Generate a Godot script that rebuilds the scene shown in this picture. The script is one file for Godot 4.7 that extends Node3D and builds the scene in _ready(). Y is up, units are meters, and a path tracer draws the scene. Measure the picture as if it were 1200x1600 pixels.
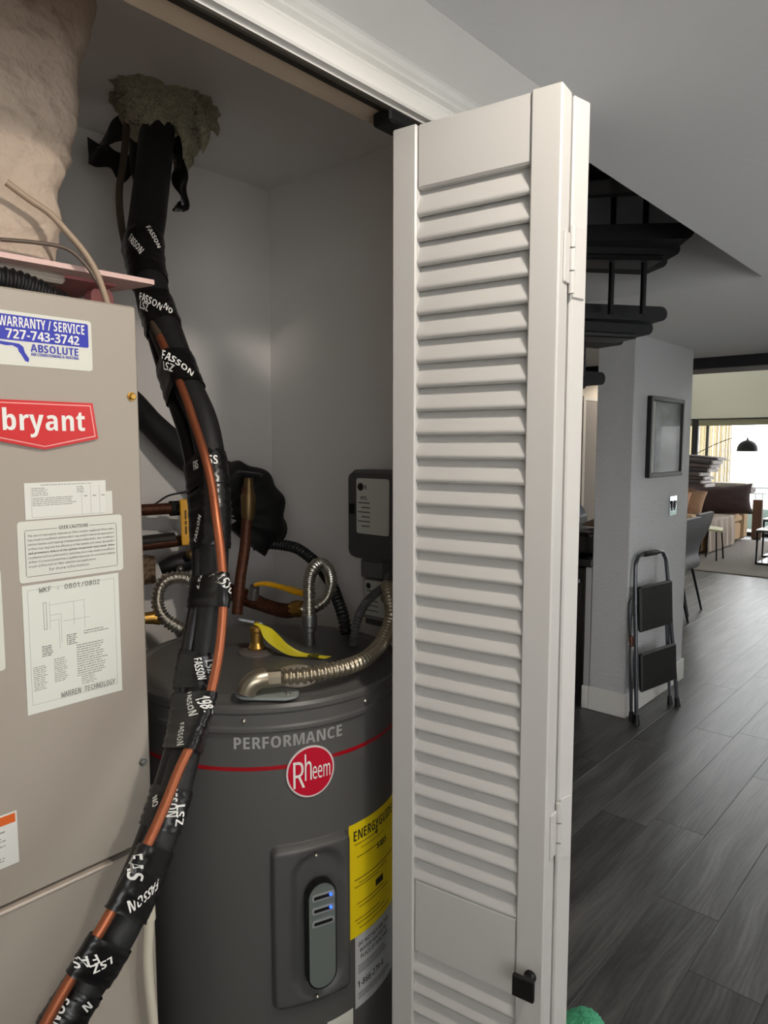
extends Node3D
# A utility closet with an air handler and a water heater behind a folded louvered door; a stair hall and living room beyond.

var mats := {}
var rng := RandomNumberGenerator.new()

# ------------------------------------------------------------------ mesh collector
class Geo:
	var v := PackedVector3Array()
	var n := PackedVector3Array()
	var t := PackedVector2Array()

	func tri(a: Vector3, b: Vector3, c: Vector3, na: Vector3, nb: Vector3, nc: Vector3, ua := Vector2.ZERO, ub := Vector2.ZERO, uc := Vector2.ZERO) -> void:
		var f := (b - a).cross(c - a)
		if f.length_squared() < 1e-18:
			return
		if f.dot(na + nb + nc) > 0.0:   # counter-clockwise seen from outside: turn it, Godot's fronts run clockwise
			v.append_array([a, c, b]); n.append_array([na, nc, nb]); t.append_array([ua, uc, ub])
		else:
			v.append_array([a, b, c]); n.append_array([na, nb, nc]); t.append_array([ua, ub, uc])

	func quad(a: Vector3, b: Vector3, c: Vector3, d: Vector3, out: Vector3, uv: Array = []) -> void:
		var f := (c - a).cross(d - b)
		if f.length_squared() < 1e-18:
			return
		f = f.normalized()
		if f.dot(out) < 0.0:
			f = -f
		if uv.size() == 4:
			tri(a, b, c, f, f, f, uv[0], uv[1], uv[2]); tri(a, c, d, f, f, f, uv[0], uv[2], uv[3])
		else:
			tri(a, b, c, f, f, f); tri(a, c, d, f, f, f)

	func squad(a: Vector3, b: Vector3, c: Vector3, d: Vector3, na: Vector3, nb: Vector3, nc: Vector3, nd: Vector3, uv: Array = []) -> void:
		if uv.size() == 4:
			tri(a, b, c, na, nb, nc, uv[0], uv[1], uv[2]); tri(a, c, d, na, nc, nd, uv[0], uv[2], uv[3])
		else:
			tri(a, b, c, na, nb, nc); tri(a, c, d, na, nc, nd)

	func box(lo: Vector3, hi: Vector3, bev := 0.0, uo := Vector2.ZERO) -> Geo:
		return obox(Transform3D(Basis(), (lo + hi) / 2.0), hi - lo, bev, uo)

	func obox(x: Transform3D, size: Vector3, bev := 0.0, uo := Vector2.ZERO) -> Geo:
		var h := size / 2.0
		var b := minf(bev, minf(h.x, minf(h.y, h.z)) * 0.95)
		var p := func(sx: float, sy: float, sz: float, ax: int) -> Vector3:
			var q := Vector3(sx * (h.x - (0.0 if ax == 0 else b)), sy * (h.y - (0.0 if ax == 1 else b)), sz * (h.z - (0.0 if ax == 2 else b)))
			return x * q
		for s in [-1.0, 1.0]:
			var u := func(c1: float, c2: float, ax: int) -> Vector2:
				return uo + (Vector2(c2 * h.z, c1 * h.y) if ax == 0 else Vector2(c1 * h.x, c2 * h.z) if ax == 1 else Vector2(c1 * h.x, c2 * h.y))
			quad(p.call(s, -1, -1, 0), p.call(s, 1, -1, 0), p.call(s, 1, 1, 0), p.call(s, -1, 1, 0), x.basis * Vector3(s, 0, 0), [u.call(-1, -1, 0), u.call(1, -1, 0), u.call(1, 1, 0), u.call(-1, 1, 0)])
			quad(p.call(-1, s, -1, 1), p.call(1, s, -1, 1), p.call(1, s, 1, 1), p.call(-1, s, 1, 1), x.basis * Vector3(0, s, 0), [u.call(-1, -1, 1), u.call(1, -1, 1), u.call(1, 1, 1), u.call(-1, 1, 1)])
			quad(p.call(-1, -1, s, 2), p.call(1, -1, s, 2), p.call(1, 1, s, 2), p.call(-1, 1, s, 2), x.basis * Vector3(0, 0, s), [u.call(-1, -1, 2), u.call(1, -1, 2), u.call(1, 1, 2), u.call(-1, 1, 2)])
		if b > 0.0:
			for s in [-1.0, 1.0]:
				for r in [-1.0, 1.0]:
					quad(p.call(s, r, -1, 0), p.call(s, r, 1, 0), p.call(s, r, 1, 1), p.call(s, r, -1, 1), x.basis * Vector3(s, r, 0))
					quad(p.call(s, -1, r, 0), p.call(s, 1, r, 0), p.call(s, 1, r, 2), p.call(s, -1, r, 2), x.basis * Vector3(s, 0, r))
					quad(p.call(-1, s, r, 1), p.call(1, s, r, 1), p.call(1, s, r, 2), p.call(-1, s, r, 2), x.basis * Vector3(0, s, r))
					for w in [-1.0, 1.0]:
						var o: Vector3 = (x.basis * Vector3(s, r, w)).normalized()
						tri(p.call(s, r, w, 0), p.call(s, r, w, 1), p.call(s, r, w, 2), o, o, o)
		return self

	# a grid of points (rows of equal length) as a smooth surface; out tells roughly which way its first normal looks
	func sheet(rows: Array, flip := false, closed := false) -> Geo:
		var m := rows.size()
		var k: int = rows[0].size()
		var nr := []
		for i in m:
			var line := PackedVector3Array()
			for j in k:
				var a: Vector3 = rows[mini(i + 1, m - 1)][j] - rows[maxi(i - 1, 0)][j]
				var j1 := (j + 1) % (k - 1) if closed else mini(j + 1, k - 1)
				var j0 := (j - 1 + k - 1) % (k - 1) if closed else maxi(j - 1, 0)
				var c: Vector3 = rows[i][j1] - rows[i][j0]
				var q := a.cross(c)
				q = q.normalized() if q.length_squared() > 1e-20 else Vector3.UP
				line.append(-q if flip else q)
			nr.append(line)
		for i in m - 1:
			for j in k - 1:
				var uv := [Vector2(float(j) / (k - 1), float(i) / (m - 1)), Vector2(float(j + 1) / (k - 1), float(i) / (m - 1)), Vector2(float(j + 1) / (k - 1), float(i + 1) / (m - 1)), Vector2(float(j) / (k - 1), float(i + 1) / (m - 1))]
				squad(rows[i][j], rows[i][j + 1], rows[i + 1][j + 1], rows[i + 1][j], nr[i][j], nr[i][j + 1], nr[i + 1][j + 1], nr[i + 1][j], uv)
		return self

	# a tube along a path; rad is a number or an array of radii spread evenly along it
	func tube(path: PackedVector3Array, rad, seg := 14, caps := true) -> Geo:
		var m := path.size()
		var up := Vector3.UP
		var prev := Vector3.ZERO
		var rings := []
		var nors := []
		var sx := Vector3.ZERO
		for i in m:
			var d := (path[mini(i + 1, m - 1)] - path[maxi(i - 1, 0)]).normalized()
			if i == 0:
				if absf(d.dot(up)) > 0.9:
					up = Vector3.RIGHT
				sx = up.cross(d).normalized()
			else:
				sx = (sx - d * sx.dot(d)).normalized()
			var sy := d.cross(sx)
			var r: float
			if rad is Array or rad is PackedFloat32Array:
				var f: float = float(i) / (m - 1) * (rad.size() - 1)
				var f0: int = int(f)
				r = lerpf(rad[f0], rad[mini(f0 + 1, rad.size() - 1)], f - f0)
			else:
				r = rad
			var ring := PackedVector3Array()
			var nn := PackedVector3Array()
			var slope := 0.0
			if rad is Array or rad is PackedFloat32Array:
				var e0: float = float(maxi(i - 1, 0)) / (m - 1) * (rad.size() - 1)
				var e1: float = float(mini(i + 1, m - 1)) / (m - 1) * (rad.size() - 1)
				var r0 := lerpf(rad[int(e0)], rad[mini(int(e0) + 1, rad.size() - 1)], e0 - int(e0))
				var r1 := lerpf(rad[int(e1)], rad[mini(int(e1) + 1, rad.size() - 1)], e1 - int(e1))
				slope = (r1 - r0) / maxf(path[maxi(i - 1, 0)].distance_to(path[mini(i + 1, m - 1)]), 1e-6)
			for j in seg + 1:
				var a := TAU * j / seg
				var q := sx * cos(a) + sy * sin(a)
				nn.append((q - d * slope).normalized()); ring.append(path[i] + q * r)
			rings.append(ring); nors.append(nn)
			prev = d
		for i in m - 1:
			for j in seg:
				squad(rings[i][j], rings[i][j + 1], rings[i + 1][j + 1], rings[i + 1][j], nors[i][j], nors[i][j + 1], nors[i + 1][j + 1], nors[i + 1][j])
		if caps:
			for e in [0, m - 1]:
				var o: Vector3 = (path[0] - path[1] if e == 0 else path[m - 1] - path[m - 2]).normalized()
				for j in seg:
					tri(path[e], rings[e][j], rings[e][j + 1], o, o, o)
		return self

	# profile points (radius, height) turned about the axis of frame x (its y axis)
	func lathe(x: Transform3D, prof: Array, seg := 32, hard := true) -> Geo:
		for i in prof.size() - 1:
			var p: Vector2 = prof[i]
			var q: Vector2 = prof[i + 1]
			var e := q - p
			if e.length() < 1e-7:
				continue
			var nn := Vector2(e.y, -e.x).normalized()
			var n0 := nn
			var n1 := nn
			if not hard:
				if i > 0:
					var e0: Vector2 = p - prof[i - 1]
					n0 = (nn + Vector2(e0.y, -e0.x).normalized()).normalized()
				if i < prof.size() - 2:
					var e1: Vector2 = prof[i + 2] - q
					n1 = (nn + Vector2(e1.y, -e1.x).normalized()).normalized()
			for j in seg:
				var a := TAU * j / seg
				var b := TAU * (j + 1) / seg
				var f := func(w: Vector2, g: float) -> Vector3: return Vector3(w.x * cos(g), w.y, w.x * sin(g))
				squad(x * f.call(p, a), x * f.call(p, b), x * f.call(q, b), x * f.call(q, a), x.basis * f.call(n0, a), x.basis * f.call(n0, b), x.basis * f.call(n1, b), x.basis * f.call(n1, a))
		return self

	# a polygon in the xy plane of frame x, pulled from z0 to z1; smooth rounds its sides' shading
	func prism(x: Transform3D, poly: PackedVector2Array, z0: float, z1: float, smooth := false) -> Geo:
		var c := Vector2.ZERO
		for p in poly:
			c += p / poly.size()
		var ix := Geometry2D.triangulate_polygon(poly)
		for s in [[z0, -1.0 if z0 < z1 else 1.0], [z1, 1.0 if z0 < z1 else -1.0]]:
			var o: Vector3 = x.basis * Vector3(0, 0, s[1])
			for k in range(0, ix.size(), 3):
				tri(x * Vector3(poly[ix[k]].x, poly[ix[k]].y, s[0]), x * Vector3(poly[ix[k + 1]].x, poly[ix[k + 1]].y, s[0]), x * Vector3(poly[ix[k + 2]].x, poly[ix[k + 2]].y, s[0]), o, o, o)
		var area := 0.0
		for i in poly.size():
			area += poly[i].cross(poly[(i + 1) % poly.size()])
		var sg := 1.0 if area > 0.0 else -1.0
		var m := poly.size()
		for i in m:
			var a := poly[i]
			var b := poly[(i + 1) % m]
			var e := (b - a).normalized()
			var nn := Vector2(e.y, -e.x) * sg
			var na := nn
			var nb := nn
			if smooth:
				var e0 := (a - poly[(i - 1 + m) % m]).normalized()
				var e1 := (poly[(i + 2) % m] - b).normalized()
				if e0.dot(e) > 0.7:
					na = (nn + Vector2(e0.y, -e0.x) * sg).normalized()
				if e1.dot(e) > 0.7:
					nb = (nn + Vector2(e1.y, -e1.x) * sg).normalized()
			squad(x * Vector3(a.x, a.y, z0), x * Vector3(b.x, b.y, z0), x * Vector3(b.x, b.y, z1), x * Vector3(a.x, a.y, z1), x.basis * Vector3(na.x, na.y, 0), x.basis * Vector3(nb.x, nb.y, 0), x.basis * Vector3(nb.x, nb.y, 0), x.basis * Vector3(na.x, na.y, 0))
		return self

	func ball(c: Vector3, r: Vector3, seg := 20, rows := 12, bump = null) -> Geo:
		var g := []
		for i in rows + 1:
			var line := PackedVector3Array()
			for j in seg + 1:
				var a := PI * i / rows
				var b := TAU * (j % seg) / seg
				var d := Vector3(sin(a) * cos(b), cos(a), sin(a) * sin(b))
				line.append(c + d * r * (1.0 if bump == null else float(bump.call(d))))
			g.append(line)
		return sheet(g, true, true)

	func done() -> ArrayMesh:
		var arr := []
		arr.resize(Mesh.ARRAY_MAX)
		arr[Mesh.ARRAY_VERTEX] = v
		arr[Mesh.ARRAY_NORMAL] = n
		arr[Mesh.ARRAY_TEX_UV] = t
		var m := ArrayMesh.new()
		m.add_surface_from_arrays(Mesh.PRIMITIVE_TRIANGLES, arr)
		return m

# ------------------------------------------------------------------ helpers for nodes
func numbered(called: String, parent: Node) -> String:
	if not parent.has_node(called):
		return called
	var k := 1
	while parent.has_node("%s_%03d" % [called, k]):
		k += 1
	return "%s_%03d" % [called, k]

func tag(o: Node, label: String, category: String, group := "", kind := "") -> Node:
	o.set_meta("label", label)
	if category:
		o.set_meta("category", category)
	if group:
		o.set_meta("group", group)
	if kind:
		o.set_meta("kind", kind)
	return o

func thing(called: String, label: String, category: String, at := Vector3.ZERO, group := "") -> Node3D:
	var o := Node3D.new()
	o.name = numbered(called, self)
	add_child(o)
	o.position = at
	tag(o, label, category, group)
	return o

# puts geometry given in the place's own metres under a parent, as one named mesh
func put(called: String, g, m: Material, parent: Node3D = self, label := "") -> MeshInstance3D:
	var o := MeshInstance3D.new()
	o.mesh = g.done() if g is Geo else g
	o.material_override = m
	o.name = numbered(called, parent)
	parent.add_child(o)
	var off := Vector3.ZERO
	var p: Node = parent
	while p != self:
		off += p.position
		p = p.get_parent()
	o.position = -off
	if label:
		o.set_meta("label", label)
	return o

func struct(called: String, g, m: Material, label: String, category: String) -> MeshInstance3D:
	var o := put(called, g, m)
	tag(o, label, category, "", "structure")
	return o

func solo(called: String, g, m: Material, label: String, category: String, group := "") -> MeshInstance3D:
	var o := put(called, g, m)
	tag(o, label, category, group)
	return o

func mat(called: String, c: Color, rough := 0.6, metal := 0.0) -> StandardMaterial3D:
	if mats.has(called):
		return mats[called]
	var m := StandardMaterial3D.new()
	m.resource_name = called
	m.albedo_color = c
	m.roughness = rough
	m.metallic = metal
	mats[called] = m
	return m

func noise_tex(freq: float, octaves := 4, size := 256, kind := FastNoiseLite.TYPE_SIMPLEX_SMOOTH, sd := 1) -> NoiseTexture2D:
	var f := FastNoiseLite.new()
	f.noise_type = kind
	f.seed = sd
	f.frequency = freq
	f.fractal_octaves = octaves
	var t := NoiseTexture2D.new()
	t.width = size
	t.height = size
	t.seamless = true
	t.noise = f
	return t

func relief(m: StandardMaterial3D, tex: Texture2D, cm: float, per_metre: float) -> StandardMaterial3D:
	m.heightmap_enabled = true
	m.heightmap_texture = tex
	m.heightmap_scale = cm
	m.uv1_triplanar = true
	m.uv1_world_triplanar = true
	m.uv1_scale = Vector3.ONE * per_metre
	return m

func blotch(m: StandardMaterial3D, a: Color, b: Color, freq: float, per_metre: float, sd: int) -> StandardMaterial3D:
	var t := noise_tex(freq, 5, 256, FastNoiseLite.TYPE_SIMPLEX_SMOOTH, sd)
	var g := Gradient.new()
	g.set_color(0, a)
	g.set_color(1, b)
	t.color_ramp = g
	m.albedo_color = Color.WHITE
	m.albedo_texture = t
	m.uv1_triplanar = true
	m.uv1_world_triplanar = true
	m.uv1_scale = Vector3.ONE * per_metre
	return m

# a smooth path through points, a step apart
func path(pts: Array, step := 0.012) -> PackedVector3Array:
	var c := Curve3D.new()
	c.bake_interval = step
	for i in pts.size():
		var a: Vector3 = pts[maxi(i - 1, 0)]
		var b: Vector3 = pts[mini(i + 1, pts.size() - 1)]
		var tn := (b - a) / 6.0
		c.add_point(pts[i], -tn, tn)
	var out := PackedVector3Array()
	var l := c.get_baked_length()
	var k := maxi(2, int(l / step))
	for i in k + 1:
		out.append(c.sample_baked(l * i / k, true))
	return out

func ribs(p: PackedVector3Array, r: float, depth: float, pitch: float) -> PackedFloat32Array:
	var out := PackedFloat32Array()
	var s := 0.0
	for i in p.size():
		if i > 0:
			s += p[i].distance_to(p[i - 1])
		out.append(r - depth * (0.5 - 0.5 * cos(TAU * s / pitch)))
	return out

func hose(pts: Array, r: float, depth: float, pitch: float, seg := 14) -> Geo:
	var p := path(pts, pitch / 6.0)
	return Geo.new().tube(p, ribs(p, r, depth, pitch), seg)

func stadium(a: Vector2, b: Vector2, r: float, k := 8) -> PackedVector2Array:
	var out := PackedVector2Array()
	var d := (b - a).normalized()
	var g := atan2(d.y, d.x)
	for i in k + 1:
		var q := g + PI / 2 + PI * i / k
		out.append(a + Vector2(cos(q), sin(q)) * r)
	for i in k + 1:
		var q := g - PI / 2 + PI * i / k
		out.append(b + Vector2(cos(q), sin(q)) * r)
	return out

func rounded(w: float, h: float, r: float, k := 5) -> PackedVector2Array:
	var out := PackedVector2Array()
	for c in [[1, 1, 0.0], [-1, 1, 0.5], [-1, -1, 1.0], [1, -1, 1.5]]:
		for i in k + 1:
			var q: float = PI * (c[2] + 0.5 * i / k)
			out.append(Vector2(c[0] * (w / 2 - r), c[1] * (h / 2 - r)) + Vector2(cos(q), sin(q)) * r)
	return out

func frame(origin: Vector3, z: Vector3, up := Vector3.UP) -> Transform3D:   # x to the right, y up, z towards the reader
	z = z.normalized()
	var x := up.cross(z).normalized()
	return Transform3D(Basis(x, z.cross(x), z), origin)

func along(o: Vector3, y: Vector3) -> Transform3D:   # a frame whose y axis runs along a direction
	y = y.normalized()
	var h := Vector3.RIGHT if absf(y.x) < 0.8 else Vector3.FORWARD
	var x := h.cross(y).normalized()
	return Transform3D(Basis(x, y, x.cross(y)), o)

var fonts := {}
# lettering as flat print; where maps a point (metres from the text's lower left corner) to the surface
func lettering(parent: Node3D, words: String, w: float, h: float, m: Material, where: Callable, bold := true, face := "Droid Sans", called := "lettering") -> void:
	var key := face + str(bold)
	if not fonts.has(key):
		var f := SystemFont.new()
		f.font_names = PackedStringArray([face])
		f.font_weight = 700 if bold else 400
		fonts[key] = f
	var tm := TextMesh.new()
	tm.font = fonts[key]
	tm.text = words
	tm.font_size = 32
	tm.pixel_size = 0.01
	tm.depth = 0.0
	tm.curve_step = 3.0
	var a := tm.surface_get_arrays(0)
	var pv: PackedVector3Array = a[Mesh.ARRAY_VERTEX]
	var ix: PackedInt32Array = a[Mesh.ARRAY_INDEX]
	if pv.is_empty():
		return
	var lo := Vector2(1e9, 1e9)
	var hi := -lo
	for q in pv:
		lo = lo.min(Vector2(q.x, q.y)); hi = hi.max(Vector2(q.x, q.y))
	var sz := hi - lo
	var g := Geo.new()
	var at := PackedVector3Array()
	for q in pv:
		var u := Vector2((q.x - lo.x) / sz.x * w, (q.y - lo.y) / sz.y * h)
		at.append(where.call(u))
	var o: Vector3 = where.call(Vector2(w / 2, h / 2))
	var ex: Vector3 = where.call(Vector2(w / 2 + 0.001, h / 2)) - o
	var ey: Vector3 = where.call(Vector2(w / 2, h / 2 + 0.001)) - o
	var out := ex.cross(ey).normalized()
	if ix.is_empty():
		ix = PackedInt32Array(range(pv.size()))
	var nz: PackedVector3Array = a[Mesh.ARRAY_NORMAL]
	for k in range(0, ix.size(), 3):
		if nz[ix[k]].z > 0.5:
			g.tri(at[ix[k]], at[ix[k + 1]], at[ix[k + 2]], out, out, out)
	put(called, g, m, parent)

func on_plane(o: Vector3, ex: Vector3, ey: Vector3) -> Callable:
	return func(u: Vector2) -> Vector3: return o + ex * u.x + ey * u.y

# small print as rows of dark dashes on paper: [left, top, width, height, dash height] in parts of the image
func paper(w: int, h: int, bg: Color, blocks: Array, sd := 1) -> Image:
	var im := Image.create(w, h, false, Image.FORMAT_RGB8)
	im.fill(bg)
	var r := RandomNumberGenerator.new()
	r.seed = sd
	for b in blocks:
		var y: float = b[1]
		while y < b[1] + b[3]:
			var x: float = b[0]
			var stop: float = b[0] + b[2] * r.randf_range(0.75, 1.0)
			while x < stop:
				var l := r.randi_range(3, 12)
				im.fill_rect(Rect2i(int(x), int(y), mini(l, int(stop - x) + 1), int(b[4])), b[5])
				x += l + r.randi_range(1, 3)
			y += b[4] * 2.0 + 1
	return im

func image_mat(called: String, im: Image, rough := 0.6) -> StandardMaterial3D:
	var m := mat(called, Color.WHITE, rough)
	m.albedo_texture = ImageTexture.create_from_image(im)
	m.texture_repeat = false
	return m

# a thin sticker on a plane: its frame's x and y run along the sheet, uv over the whole
func sticker(x: Transform3D, w: float, h: float, thick := 0.0008) -> Geo:
	var g := Geo.new()
	var p := func(a: float, b: float, c: float) -> Vector3: return x * Vector3(a * w / 2, b * h / 2, c)
	g.quad(p.call(-1, -1, thick), p.call(1, -1, thick), p.call(1, 1, thick), p.call(-1, 1, thick), x.basis.z, [Vector2(0, 1), Vector2(1, 1), Vector2(1, 0), Vector2(0, 0)])
	for e in [[-1, -1, 1, -1, 0, -1], [1, -1, 1, 1, 1, 0], [1, 1, -1, 1, 0, 1], [-1, 1, -1, -1, -1, 0]]:
		g.quad(p.call(e[0], e[1], 0.0), p.call(e[2], e[3], 0.0), p.call(e[2], e[3], thick), p.call(e[0], e[1], thick), x.basis * Vector3(e[4], e[5], 0))
	return g

const LAMP := Color(1.0, 0.96, 0.91)
const EYE := Vector3(0, 1.6, 0)
var white_paint: StandardMaterial3D
var door_paint: StandardMaterial3D
var black_rubber: StandardMaterial3D
var steel: StandardMaterial3D
var copper: StandardMaterial3D
var brass: StandardMaterial3D
var ink: StandardMaterial3D
var white_ink: StandardMaterial3D

func _ready() -> void:
	rng.seed = 7
	# --- camera
	var cam := Camera3D.new()
	cam.name = "camera"
	var yaw := atan2(990.0, sqrt(1107.0 * 1107.0 + 105.0 * 105.0))
	var pitch := atan2(105.0, 1107.0)
	var f0 := Vector3(cos(yaw), 0, -sin(yaw))
	var right := Vector3(sin(yaw), 0, cos(yaw))
	var fwd := f0 * cos(pitch) - Vector3.UP * sin(pitch)
	var up := f0 * sin(pitch) + Vector3.UP * cos(pitch)
	cam.transform = Transform3D(Basis(right, up, -fwd), EYE)
	cam.fov = rad_to_deg(2.0 * atan(800.0 / 1107.0))
	cam.near = 0.03
	cam.far = 200.0
	add_child(cam)
	cam.current = true
	# --- sky and exposure
	var env := Environment.new()
	env.background_mode = Environment.BG_SKY
	var sky := Sky.new()
	var sm := ProceduralSkyMaterial.new()
	sm.sky_top_color = Color(0.97, 0.985, 1.0)
	sm.sky_horizon_color = Color(1.0, 0.995, 0.985)
	sm.ground_horizon_color = Color(0.97, 0.975, 0.97)
	sm.ground_bottom_color = Color(0.86, 0.865, 0.86)
	sm.sky_energy_multiplier = 1.0
	sm.ground_energy_multiplier = 0.9
	sm.sun_angle_max = 0.0
	sky.sky_material = sm
	env.sky = sky
	env.background_energy_multiplier = 14.5
	env.tonemap_mode = Environment.TONE_MAPPER_LINEAR
	env.tonemap_exposure = 0.5
	env.sdfgi_enabled = true
	env.ssao_enabled = true
	env.ssil_enabled = true
	var we := WorldEnvironment.new()
	we.name = "world_environment"
	we.environment = env
	add_child(we)
	# --- materials
	make_materials()
	# --- the hall's ceiling lamp, behind and above the camera
	ceiling_lamp(Vector3(0.57, 2.20, 0.0), 1.75)
	ceiling_lamp(Vector3(6.05, 2.20, -2.25), 1.2, "small round recessed ceiling lamp in the kitchen behind the pillar")
	# --- the place
	shell()
	floor_planks()
	stair_opening()
	living_shell()
	door_casing()
	bifold_door()
	air_handler()
	water_heater()
	line_set()
	closet_pipes()
	heater_lines()
	spiral_stair()
	kitchen()
	pillar_things()
	living_things()
	small_things()

func make_materials() -> void:
	var orange_peel := noise_tex(0.045, 3, 256, FastNoiseLite.TYPE_SIMPLEX_SMOOTH, 3)
	white_paint = relief(mat("white_wall_paint", Color(0.84, 0.83, 0.815), 0.75), orange_peel, 0.04, 3.0)
	relief(mat("closet_paint", Color(0.90, 0.885, 0.87), 0.8), orange_peel, 0.03, 3.0)
	relief(mat("ceiling_paint", Color(0.91, 0.91, 0.915), 0.85), noise_tex(0.06, 4, 256, FastNoiseLite.TYPE_SIMPLEX_SMOOTH, 5), 0.05, 2.2)
	relief(mat("grey_wall_paint", Color(0.74, 0.745, 0.755), 0.62), noise_tex(0.07, 4, 256, FastNoiseLite.TYPE_SIMPLEX_SMOOTH, 9), 0.3, 3.0)
	mat("cream_wall_paint", Color(0.91, 0.90, 0.85), 0.8)
	mat("tan_header_paint", Color(0.74, 0.68, 0.60), 0.75)
	mat("trim_paint", Color(0.85, 0.845, 0.83), 0.45)
	door_paint = mat("door_paint", Color(0.755, 0.748, 0.735), 0.42)
	mat("dark_beam", Color(0.10, 0.10, 0.12), 0.5)
	mat("brown_soffit", Color(0.36, 0.32, 0.31), 0.7)
	black_rubber = relief(mat("black_foam", Color(0.055, 0.055, 0.06), 0.55), noise_tex(0.08, 3, 128, FastNoiseLite.TYPE_SIMPLEX_SMOOTH, 2), 0.04, 12.0)
	mat("black_tape", Color(0.03, 0.03, 0.034), 0.3)
	mat("black_plastic", Color(0.035, 0.036, 0.04), 0.4)
	steel = mat("ribbed_steel", Color(0.78, 0.76, 0.72), 0.28, 1.0)
	mat("grey_steel", Color(0.55, 0.55, 0.54), 0.35, 0.9)
	copper = mat("copper_pipe", Color(0.66, 0.39, 0.27), 0.42, 0.8)
	blotch(mat("old_copper", Color.WHITE, 0.55, 0.5), Color(0.20, 0.11, 0.07), Color(0.42, 0.24, 0.15), 0.05, 8.0, 4)
	brass = mat("brass", Color(0.72, 0.56, 0.28), 0.35, 0.85)
	ink = mat("black_ink", Color(0.10, 0.10, 0.10), 0.6)
	white_ink = mat("white_ink", Color(0.90, 0.90, 0.88), 0.5)
	mat("grey_ink", Color(0.36, 0.36, 0.35), 0.6)
	mat("furnace_paint", Color(0.64, 0.605, 0.56), 0.42)
	mat("heater_paint", Color(0.335, 0.332, 0.325), 0.36)
	mat("heater_plastic", Color(0.30, 0.30, 0.295), 0.42)
	mat("yellow_paint", Color(0.90, 0.66, 0.05), 0.4)
	mat("yellow_label", Color(0.93, 0.82, 0.05), 0.55)
	mat("white_label", Color(0.84, 0.84, 0.80), 0.5)
	mat("black_metal", Color(0.05, 0.052, 0.06), 0.4, 0.4)
	mat("stair_wood", Color(0.04, 0.045, 0.06), 0.75)
	mat("grey_box_paint", Color(0.40, 0.40, 0.395), 0.45)
	var wrinkle := noise_tex(0.015, 4, 512, FastNoiseLite.TYPE_SIMPLEX_SMOOTH, 21)
	relief(mat("insulation_wrap", Color(0.73, 0.66, 0.595), 0.85), wrinkle, 1.1, 2.2)

func ceiling_lamp(at: Vector3, energy: float, label := "small round white recessed ceiling lamp in the hall outside the closet") -> void:
	var o := thing("ceiling_light", label, "lamp", at)
	put("trim_ring", Geo.new().lathe(Transform3D(Basis(), Vector3(at.x, 2.21, at.z)), [Vector2(0.052, 0.012), Vector2(0.055, 0.0), Vector2(0.075, 0.0), Vector2(0.078, 0.010), Vector2(0.052, 0.012)], 40), mat("trim_paint", Color.WHITE), o)
	var glow := mat("lamp_lens", Color(1, 0.95, 0.9), 0.5)
	glow.emission_enabled = true
	glow.emission = LAMP
	glow.emission_energy_multiplier = 2.0
	put("lamp_lens", Geo.new().lathe(Transform3D(Basis(), Vector3(at.x, 2.212, at.z)), [Vector2(0.0, 0.0), Vector2(0.052, 0.0), Vector2(0.052, 0.008), Vector2(0.0, 0.008)], 32), glow, o)
	var l := SpotLight3D.new()
	l.name = numbered("ceiling_lamp_light", self)
	l.position = at
	l.rotation.x = -PI / 2
	l.light_color = LAMP
	l.light_energy = energy
	l.light_size = 0.04
	l.spot_range = 20.0
	l.spot_angle = 86.0
	l.spot_angle_attenuation = 0.25
	l.spot_attenuation = 2.0
	l.shadow_enabled = true
	add_child(l)

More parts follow.
